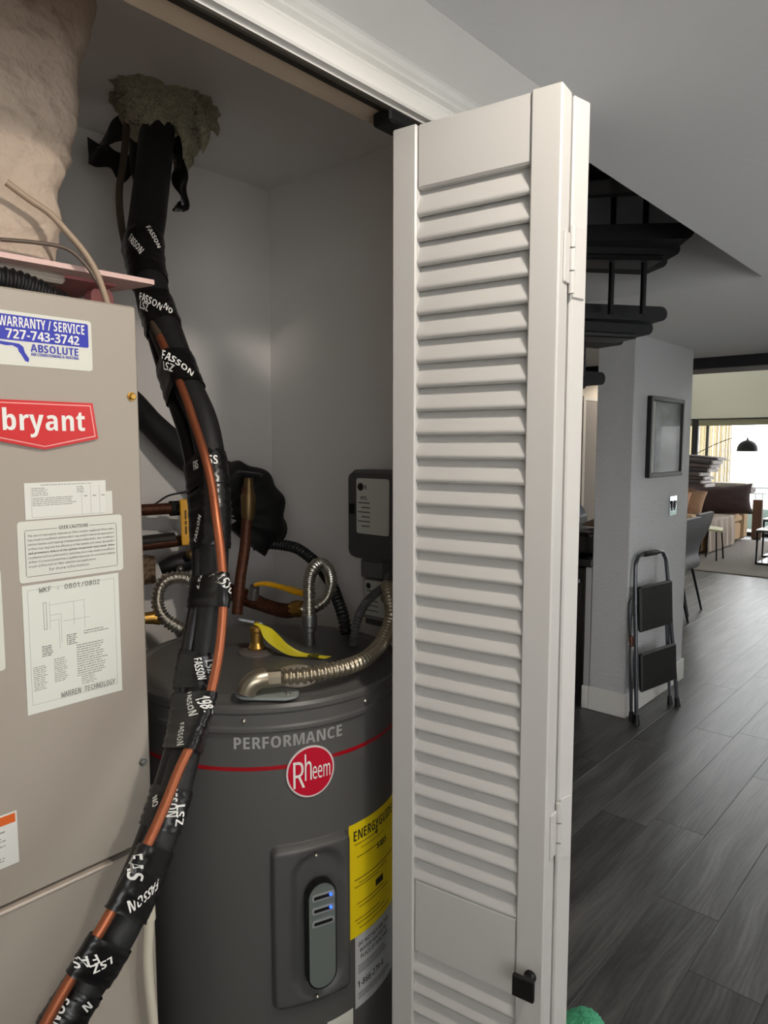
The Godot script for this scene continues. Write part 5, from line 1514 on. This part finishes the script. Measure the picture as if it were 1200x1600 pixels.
# ------------------------------------------------------------------ pillar wall with what hangs and leans on it
func pillar_things() -> void:
	var gw := mat("grey_wall_paint", Color.WHITE)
	struct("wall_pillar", Geo.new().box(Vector3(3.957, 0, -1.853), Vector3(4.905, 2.23, -1.632), 0.004), gw, "grey textured wall end standing between hall and kitchen", "wall")
	var wk := mat("trim_paint", Color.WHITE)
	var bb := Geo.new()
	bb.box(Vector3(3.944, 0, -1.856), Vector3(3.957, 0.142, -1.618), 0.003)
	bb.box(Vector3(3.957, 0, -1.632), Vector3(4.918, 0.142, -1.618), 0.003)
	bb.box(Vector3(4.905, 0, -1.853), Vector3(4.918, 0.142, -1.632), 0.003)
	struct("baseboard_pillar", bb, wk, "white baseboard round the foot of the grey wall end", "baseboard")
	# framed picture
	var o := thing("framed_picture", "grey abstract picture in a dark frame on the pillar wall", "picture", Vector3(4.42, 1.65, -1.632))
	var dk := mat("frame_dark", Color(0.07, 0.07, 0.08), 0.5)
	var z := -1.632
	for q in [[4.145, 4.172, 1.405, 1.885], [4.665, 4.692, 1.405, 1.885], [4.172, 4.665, 1.405, 1.432], [4.172, 4.665, 1.858, 1.885]]:
		put("frame", Geo.new().box(Vector3(q[0], q[2], z), Vector3(q[1], q[3], z + 0.03), 0.003), dk, o)
	put("mat_board", Geo.new().box(Vector3(4.17, 1.43, z), Vector3(4.667, 1.86, z + 0.012)), mat("mat_board", Color(0.72, 0.73, 0.72), 0.7), o)
	var im := Image.create(96, 96, false, Image.FORMAT_RGB8)
	var nz := FastNoiseLite.new()
	nz.seed = 4
	nz.frequency = 0.03
	for y in 96:
		for x in 96:
			var v := 0.37 + 0.18 * nz.get_noise_2d(x * 0.7, y * 1.6) + 0.10 * exp(-pow((y - 48.0) / 14.0, 2.0))
			im.set_pixel(x, y, Color(v * 0.93, v * 1.0, v * 1.06))
	put("print", sticker(Transform3D(Basis(), Vector3(4.457, 1.645, z + 0.012)), 0.415, 0.424, 0.001), image_mat("abstract_print", im, 0.5), o, "blurred grey blue print")
	var pg := mat("picture_glass", Color(1, 1, 1, 0.05), 0.03)
	pg.metallic_specular = 0.12
	pg.transparency = BaseMaterial3D.TRANSPARENCY_ALPHA
	put("pane", Geo.new().box(Vector3(4.17, 1.43, z + 0.020), Vector3(4.667, 1.86, z + 0.022)), pg, o)
	# switch plate of polished steel
	var s := thing("switch_plate", "shiny chrome switch plate on the pillar wall under the picture", "switch", Vector3(4.61, 1.21, z))
	put("plate", Geo.new().prism(Transform3D(Basis(), Vector3(4.612, 1.212, z)), rounded(0.118, 0.122, 0.006), 0.0, 0.009), mat("chrome", Color(0.80, 0.81, 0.83), 0.12, 1.0), s)
	for x in [4.587, 4.637]:
		put("rocker", Geo.new().obox(Transform3D(Basis(Vector3(1, 0, 0), 0.12), Vector3(x, 1.212, z + 0.010)), Vector3(0.032, 0.066, 0.008), 0.003), mat("rocker_dark", Color(0.10, 0.10, 0.11), 0.15, 0.6), s)
	step_stool()

func step_stool() -> void:
	# folded two-step stool, leaning against the wall end; built upright, then laid back
	var o := thing("step_stool", "folded two step stool of grey steel tube with black steps leaning on the pillar wall", "step stool", Vector3(4.16, 0, -1.50))
	var tube := mat("stool_steel", Color(0.36, 0.37, 0.39), 0.3, 0.8)
	var bp := mat("stool_black", Color(0.025, 0.028, 0.036), 0.5)
	var lean := 0.085
	var base := Vector3(4.135, 0, -1.500)
	var turn := Transform3D(Basis(Vector3.UP, -0.165) * Basis(Vector3(1, 0, 0), -lean), base)
	var P := func(x: float, y: float, z: float) -> Vector3: return turn * Vector3(x, y, z)
	# front hoop: narrow at the top, splayed at the floor
	var front := [P.call(-0.225, 0.02, 0.0), P.call(-0.195, 0.5, 0.0), P.call(-0.172, 0.86, 0.0), P.call(-0.150, 0.935, 0.0), P.call(-0.10, 0.965, 0.0), P.call(0.10, 0.965, 0.0), P.call(0.150, 0.935, 0.0), P.call(0.172, 0.86, 0.0), P.call(0.195, 0.5, 0.0), P.call(0.225, 0.02, 0.0)]
	put("front_frame", Geo.new().tube(path(front, 0.01), 0.0115, 14), tube, o)
	put("grip", Geo.new().tube(PackedVector3Array([P.call(-0.085, 0.9655, 0.0), P.call(-0.06, 0.9655, 0.0), P.call(0.06, 0.9655, 0.0), P.call(0.085, 0.9655, 0.0)]), [0.0125, 0.0165, 0.0165, 0.0125], 16), bp, o, "black padded grip")
	for s in [-1.0, 1.0]:
		put("rear_leg", Geo.new().tube(path([P.call(s * 0.185, 0.72, -0.018), P.call(s * 0.196, 0.66, -0.030), P.call(s * 0.200, 0.4, -0.034), P.call(s * 0.212, 0.06, -0.040)], 0.02), 0.0095, 12), tube, o)
		put("rubber_foot", Geo.new().tube(PackedVector3Array([P.call(s * 0.2265, 0.0, 0.0), P.call(s * 0.223, 0.055, 0.0)]), [0.019, 0.0135], 14), bp, o)
		put("rubber_foot", Geo.new().tube(PackedVector3Array([P.call(s * 0.213, 0.008, -0.040), P.call(s * 0.211, 0.06, -0.040)]), [0.019, 0.0125], 14), bp, o)
		put("brace", Geo.new().tube(path([P.call(s * 0.199, 0.62, -0.012), P.call(s * 0.207, 0.40, -0.026), P.call(s * 0.210, 0.20, -0.020)], 0.03), 0.0055, 10), mat("stool_brace", Color(0.52, 0.53, 0.54), 0.35, 0.7), o)
	put("step", Geo.new().obox(turn * Transform3D(Basis(Vector3(1, 0, 0), 0.03), Vector3(0, 0.655, 0.016)), Vector3(0.352, 0.265, 0.028), 0.010), bp, o, "black upper step")
	put("step", Geo.new().obox(turn * Transform3D(Basis(Vector3(1, 0, 0), 0.03), Vector3(0, 0.290, 0.016)), Vector3(0.385, 0.225, 0.028), 0.010), bp, o, "black lower step")
	put("clip", Geo.new().obox(turn * Transform3D(Basis(), Vector3(-0.212, 0.475, -0.020)), Vector3(0.024, 0.065, 0.024), 0.005), mat("clip_brown", Color(0.36, 0.22, 0.15), 0.5), o, "brown clip")

# ------------------------------------------------------------------ living room
func make_chair(label: String, at: Vector3, group: String) -> Node3D:
	var o := thing("dining_chair", label, "chair", at, group)
	var gf := relief(mat("chair_grey", Color(0.33, 0.335, 0.35), 0.6), noise_tex(0.2, 2, 64, FastNoiseLite.TYPE_SIMPLEX_SMOOTH, 6), 0.05, 20.0)
	# curved back: side profile of (z, y), its back edge to +z
	var prof := [Vector2(0.105, 0.965), Vector2(0.085, 0.87), Vector2(0.045, 0.76), Vector2(-0.005, 0.65), Vector2(-0.025, 0.56), Vector2(-0.005, 0.475), Vector2(-0.02, 0.43), Vector2(-0.07, 0.415)]
	var poly := PackedVector2Array()
	var mid := []
	for q in prof:
		mid.append(Vector3(q.x, q.y, 0))
	var sm := path(mid, 0.02)
	for i in sm.size():
		var d := (sm[mini(i + 1, sm.size() - 1)] - sm[maxi(i - 1, 0)]).normalized()
		poly.append(Vector2(sm[i].x, sm[i].y) + Vector2(-d.y, d.x) * 0.017)
	for i in range(sm.size() - 1, -1, -1):
		var d := (sm[mini(i + 1, sm.size() - 1)] - sm[maxi(i - 1, 0)]).normalized()
		poly.append(Vector2(sm[i].x, sm[i].y) - Vector2(-d.y, d.x) * 0.017)
	var x := Transform3D(Basis(Vector3(0, 0, 1), Vector3.UP, Vector3(-1, 0, 0)), at)
	put("backrest", Geo.new().prism(x, poly, -0.20, 0.20, true), gf, o)
	put("seat", Geo.new().box(at + Vector3(-0.22, 0.40, -0.47), at + Vector3(0.22, 0.465, -0.03), 0.025), gf, o)
	var lm := mat("chair_leg", Color(0.10, 0.11, 0.13), 0.3, 0.7)
	for s in [-1.0, 1.0]:
		put("leg", Geo.new().tube(PackedVector3Array([at + Vector3(s * 0.16, 0.41, -0.05), at + Vector3(s * 0.19, 0.0, 0.045)]), [0.014, 0.010], 10), lm, o)
		put("leg", Geo.new().tube(PackedVector3Array([at + Vector3(s * 0.16, 0.41, -0.43), at + Vector3(s * 0.19, 0.0, -0.47)]), [0.014, 0.010], 10), lm, o)
	return o

func living_things() -> void:
	make_chair("grey upholstered dining chair with a curved back, fully seen right of the pillar", Vector3(6.93, 0, -2.245), "grey dining chairs")
	make_chair("grey upholstered dining chair half hidden behind the pillar", Vector3(6.33, 0, -2.17), "grey dining chairs")
	# rug
	solo("rug", Geo.new().box(Vector3(9.35, -0.004, -3.95), Vector3(12.9, 0.012, -0.4), 0.005), blotch(mat("rug_grey", Color.WHITE, 0.95), Color(0.40, 0.37, 0.35), Color(0.54, 0.51, 0.48), 0.06, 2.0, 14), "flat grey woven rug in front of the sofa", "rug")
	# sofa along the side wall
	var tan_m := relief(mat("sofa_tan", Color(0.66, 0.545, 0.41), 0.85), noise_tex(0.1, 3, 128, FastNoiseLite.TYPE_SIMPLEX_SMOOTH, 17), 0.3, 5.0)
	var s := thing("sofa", "tan sofa along the side wall near the balcony doors", "sofa", Vector3(11.6, 0.0, -3.8))
	put("base", Geo.new().box(Vector3(10.2, 0.04, -4.35), Vector3(12.85, 0.33, -3.34), 0.03), tan_m, s)
	put("seat_cushion", Geo.new().box(Vector3(10.42, 0.32, -4.2), Vector3(11.62, 0.47, -3.32), 0.05), tan_m, s)
	put("seat_cushion", Geo.new().box(Vector3(11.63, 0.32, -4.2), Vector3(12.66, 0.47, -3.32), 0.05), tan_m, s)
	put("backrest", Geo.new().box(Vector3(10.2, 0.3, -4.55), Vector3(12.85, 0.84, -4.2), 0.06), tan_m, s)
	put("armrest", Geo.new().box(Vector3(12.62, 0.04, -4.4), Vector3(12.90, 0.80, -3.30), 0.045), tan_m, s)
	put("armrest", Geo.new().box(Vector3(10.16, 0.04, -4.4), Vector3(10.42, 0.62, -3.30), 0.045), tan_m, s)
	# pillows
	var plum := relief(mat("pillow_plum", Color(0.29, 0.235, 0.235), 0.85), noise_tex(0.06, 3, 128, FastNoiseLite.TYPE_SIMPLEX_SMOOTH, 23), 0.8, 4.0)
	pillow("big dark brown pillow leaning on the sofa's far armrest", Vector3(12.36, 0.70, -3.62), Vector3(0.50, 0.25, 0.11), Vector3(-0.92, 0.22, 0.26), 0.06, plum, "throw pillows on the sofa")
	var tn := relief(mat("pillow_tan", Color(0.68, 0.54, 0.43), 0.85), noise_tex(0.06, 3, 128, FastNoiseLite.TYPE_SIMPLEX_SMOOTH, 29), 0.8, 4.0)
	pillow("tan pillow standing on edge in the middle of the sofa", Vector3(11.30, 0.71, -3.76), Vector3(0.26, 0.245, 0.10), Vector3(-0.75, 0.12, 0.65), -0.25, tn, "throw pillows on the sofa")
	pillow("brown pillow tucked behind the standing tan pillow", Vector3(11.50, 0.71, -3.98), Vector3(0.28, 0.235, 0.08), Vector3(-0.80, 0.15, 0.58), -0.05, mat("pillow_brown", Color(0.36, 0.27, 0.23), 0.85), "throw pillows on the sofa")
	pillow("peach patterned pillow beside the pillar edge on the sofa", Vector3(10.75, 0.70, -3.80), Vector3(0.25, 0.25, 0.09), Vector3(-0.75, 0.10, 0.65), -0.2, mat("pillow_peach", Color(0.72, 0.55, 0.43), 0.85), "throw pillows on the sofa")
	# long packages stacked across the sofa, white ends towards the room
	var wrap := mat("package_taupe", Color(0.40, 0.355, 0.355), 0.6)
	var wrap2 := mat("package_slate", Color(0.30, 0.275, 0.30), 0.6)
	var endm := mat("package_end", Color(0.80, 0.77, 0.78), 0.7)
	var pk := [[11.48, 1.383, -3.33, 0.085, 0.045, 0], [11.35, 1.335, -3.36, 0.085, 0.06, 1], [11.38, 1.275, -3.40, 0.08, 0.06, 0], [11.36, 1.215, -3.42, 0.06, 0.06, 1], [11.3, 1.155, -3.52, 0.06, 0.06, 0], [11.34, 1.095, -3.47, 0.05, 0.055, 0], [11.32, 1.040, -3.50, 0.04, 0.055, 1], [11.36, 0.985, -3.46, 0.03, 0.055, 0]]
	var ord := ["topmost", "second from the top", "third from the top", "fourth from the top", "fifth from the top", "third from the bottom", "second from the bottom", "lowest"]
	for i in pk.size():
		var q: Array = pk[i]
		var o := thing("long_package", "long taupe package with white end, %s of the sofa stack" % ord[i], "package", Vector3(q[0], q[1], q[2] - 0.55), "long packages stacked over the sofa")
		var x := Transform3D(Basis(Vector3(1, 0, 0), q[3]) * Basis(Vector3.UP, -0.10), Vector3(q[0], q[1], q[2]))
		# x along the package's width, z along its length; the end faces +z
		put("wrapper", Geo.new().obox(x * Transform3D(Basis(), Vector3(0, 0, -0.62)), Vector3(0.34, q[4] - 0.004, 1.20), 0.008), wrap2 if q[5] else wrap, o)
		put("end_cap", Geo.new().obox(x * Transform3D(Basis(), Vector3(0, 0, -0.012)), Vector3(0.335, q[4] - 0.008, 0.03), 0.004), endm, o, "white end")
	# flat pale boxes on the far armrest
	for i in 2:
		solo("flat_box", Geo.new().obox(Transform3D(Basis(Vector3.UP, 0.06 - 0.1 * i), Vector3(12.76 + 0.02 * i, 0.845 + 0.085 * i, -3.52 - 0.03 * i)), Vector3(0.40, 0.078, 0.62 - 0.05 * i), 0.006), mat("box_cream", Color(0.82, 0.79, 0.75), 0.7) if i else mat("box_brown", Color(0.34, 0.29, 0.28), 0.7), ["flat dark brown box on the sofa's far armrest", "flat cream box lying on the dark one on the armrest"][i], "box", "flat boxes on the sofa armrest")
	# brown panel leaning beyond the sofa
	solo("folded_panel", Geo.new().obox(Transform3D(Basis(Vector3.UP, 0.1), Vector3(13.22, 0.335, -3.24)), Vector3(0.10, 0.67, 0.15), 0.01), mat("panel_brown", Color(0.40, 0.31, 0.27), 0.7), "upright brown folded panel between sofa and glass doors", "panel")
	# throw over the seat
	var rows := []
	var nz := FastNoiseLite.new()
	nz.seed = 2
	nz.frequency = 4.0
	for i in 41:
		var row := PackedVector3Array()
		for j in 37:
			var u := j / 36.0
			var d := i / 40.0 * 1.05
			var x := 10.75 + 1.35 * u
			var q := Vector3(x, 0.485, -3.85 + d)
			if d > 0.52:
				var e := d - 0.52
				q = Vector3(x, 0.485 - e * 0.86, -3.30 + 0.03 * e)
			var fold := 0.5 + 0.5 * sin(u * 31.0 + 1.5 * nz.get_noise_1d(u * 2.0))
			q += Vector3(0, 0.014, 0.03 * smoothstep(0.4, 0.8, d)) * fold
			q.y += 0.012 * nz.get_noise_2d(u * 3.0, d * 3.0)
			row.append(q)
		rows.append(row)
	solo("throw_blanket", Geo.new().sheet(rows), mat("throw_beige", Color(0.62, 0.565, 0.52), 0.9), "crumpled grey beige throw hanging over the sofa seat", "blanket")
	# tray table with pale top
	var t := thing("side_table", "small side table with a pale top and dark splayed legs before the sofa", "table", Vector3(10.35, 0.012, -3.10))
	put("tabletop", Geo.new().obox(Transform3D(Basis(Vector3.UP, 0.25) * Basis(Vector3(1, 0, 0), 0.12), Vector3(10.35, 0.44, -3.10)), Vector3(0.40, 0.03, 0.26), 0.005), mat("tray_pale", Color(0.80, 0.79, 0.66), 0.6), t)
	for q in [[-0.12, -0.09], [0.12, -0.09], [-0.12, 0.09], [0.12, 0.09]]:
		put("leg", Geo.new().tube(PackedVector3Array([Vector3(10.35 + q[0], 0.425, -3.10 + q[1]), Vector3(10.35 + q[0] * 1.25, 0.012, -3.10 + q[1] * 1.3)]), 0.011, 8), mat("black_metal", Color.BLACK), t)
	# coffee tables
	coffee_table("nested black framed coffee table with a white top, the lower nearer one", Vector3(10.28, 0.012, -2.52), Vector3(0.66, 0.45, 0.66))
	coffee_table("nested black framed coffee table with a white top, the taller one behind", Vector3(11.0, 0.012, -2.62), Vector3(0.60, 0.53, 0.60))
	# arc lamp
	var l := thing("arc_lamp", "arc floor lamp with a black dome shade before the bright glass doors", "lamp", Vector3(11.6, 0, -4.45))
	var bm := mat("lamp_black", Color(0.10, 0.10, 0.115), 0.45)
	put("base", Geo.new().lathe(Transform3D(Basis(), Vector3(11.9, 0, -4.64)), [Vector2(0, 0), Vector2(0.10, 0), Vector2(0.10, 0.04), Vector2(0, 0.045)], 28), bm, l)
	put("arm", Geo.new().tube(path(v3("11.9 .04 -4.62;11.9 .60 -4.64;11.85 1.20 -4.35;11.55 1.46 -3.75;11.15 1.62 -3.32;10.98 1.715 -3.02;10.85 1.725 -2.88;10.813 1.70 -2.825"), 0.03), 0.006, 8), mat("lamp_arm", Color(0.32, 0.30, 0.28), 0.35, 0.6), l)
	put("shade", Geo.new().lathe(Transform3D(Basis(), Vector3(10.805, 1.508, -2.82)), [Vector2(0.133, 0.0), Vector2(0.135, 0.006), Vector2(0.132, 0.05), Vector2(0.115, 0.095), Vector2(0.085, 0.130), Vector2(0.045, 0.152), Vector2(0.016, 0.160), Vector2(0.012, 0.185), Vector2(0.0, 0.190)], 36, false), bm, l, "black dome shade")
	put("shade_lining", Geo.new().lathe(Transform3D(Basis(), Vector3(10.805, 1.509, -2.82)), [Vector2(0.131, 0.0), Vector2(0.128, 0.05), Vector2(0.111, 0.092), Vector2(0.08, 0.126), Vector2(0.0, 0.15)], 36, false), mat("shade_inside", Color(0.55, 0.52, 0.46), 0.5), l)

func pillow(label: String, at: Vector3, half: Vector3, face: Vector3, roll: float, m: Material, group: String) -> void:
	var x := frame(at, face)
	x.basis = x.basis * Basis(Vector3(0, 0, 1), roll)
	var nz := FastNoiseLite.new()
	nz.seed = int(at.x * 100)
	nz.frequency = 2.4
	var g := Geo.new()
	for s in [1.0, -1.0]:
		var rows := []
		for i in 25:
			var row := PackedVector3Array()
			for j in 25:
				var u := j / 12.0 - 1.0
				var v := i / 12.0 - 1.0
				var pin := 1.0 - 0.09 * (1.0 - v * v) * absf(u) - 0.0
				var pin2 := 1.0 - 0.09 * (1.0 - u * u) * absf(v)
				var b := pow(maxf(0.0, (1.0 - pow(absf(u), 2.6)) * (1.0 - pow(absf(v), 2.6))), 0.55)
				b += 0.10 * nz.get_noise_2d(u * 0.7, v * 0.7 + s) * b
				row.append(x * Vector3(half.x * u * pin, half.y * v * pin2, s * half.z * b))
			rows.append(row)
		g.sheet(rows, s > 0.0)
	solo("pillow", g, m, label, "pillow", group)

func coffee_table(label: String, at: Vector3, size: Vector3) -> void:
	var o := thing("coffee_table", label, "table", at + Vector3(size.x / 2, 0, size.z / 2), "nested coffee tables")
	var bm := mat("table_black", Color(0.03, 0.034, 0.04), 0.35, 0.5)
	var e := 0.022
	for q in [[0.0, 0.0], [size.x - e, 0.0], [0.0, size.z - e], [size.x - e, size.z - e]]:
		put("leg", Geo.new().box(at + Vector3(q[0], 0, q[1]), at + Vector3(q[0] + e, size.y, q[1] + e), 0.002), bm, o)
	for y in [0.0, size.y - e]:
		put("frame", Geo.new().box(at + Vector3(0, y, e), at + Vector3(e, y + e, size.z - e)), bm, o)
		put("frame", Geo.new().box(at + Vector3(size.x - e, y, e), at + Vector3(size.x, y + e, size.z - e)), bm, o)
		put("frame", Geo.new().box(at + Vector3(e, y, 0), at + Vector3(size.x - e, y + e, e)), bm, o)
		put("frame", Geo.new().box(at + Vector3(e, y, size.z - e), at + Vector3(size.x - e, y + e, size.z)), bm, o)
	put("tabletop", Geo.new().box(at + Vector3(-0.005, size.y, -0.005), at + Vector3(size.x + 0.005, size.y + 0.018, size.z + 0.005), 0.003), mat("table_white", Color(0.85, 0.87, 0.86), 0.15), o)
	put("shelf", Geo.new().box(at + Vector3(e, e * 0.4, e), at + Vector3(size.x - e, e * 1.2, size.z - e)), mat("table_white", Color.WHITE), o)

func small_things() -> void:
	# fluffy green thing by the door's foot
	var nz := FastNoiseLite.new()
	nz.seed = 77
	nz.frequency = 9.0
	nz.fractal_octaves = 3
	var at := Vector3(1.60, 0.070, -0.745)
	var g := Geo.new().ball(at, Vector3(0.080, 0.070, 0.062), 140, 90, func(d: Vector3) -> float: return 1.0 + 0.07 * nz.get_noise_3dv(d * 0.6) + 0.07 * nz.get_noise_3dv(d * 3.0))
	var o := thing("plush_slipper", "fluffy green plush slipper on the floor at the door's foot", "slipper", Vector3(at.x, 0, at.z))
	put("fluff", g, mat("green_fluff", Color(0.32, 0.66, 0.50), 0.95), o)
	put("sole", Geo.new().ball(at - Vector3(0, 0.048, 0), Vector3(0.075, 0.0145, 0.058), 32, 10), mat("sole_grey", Color(0.25, 0.25, 0.25), 0.8), o)
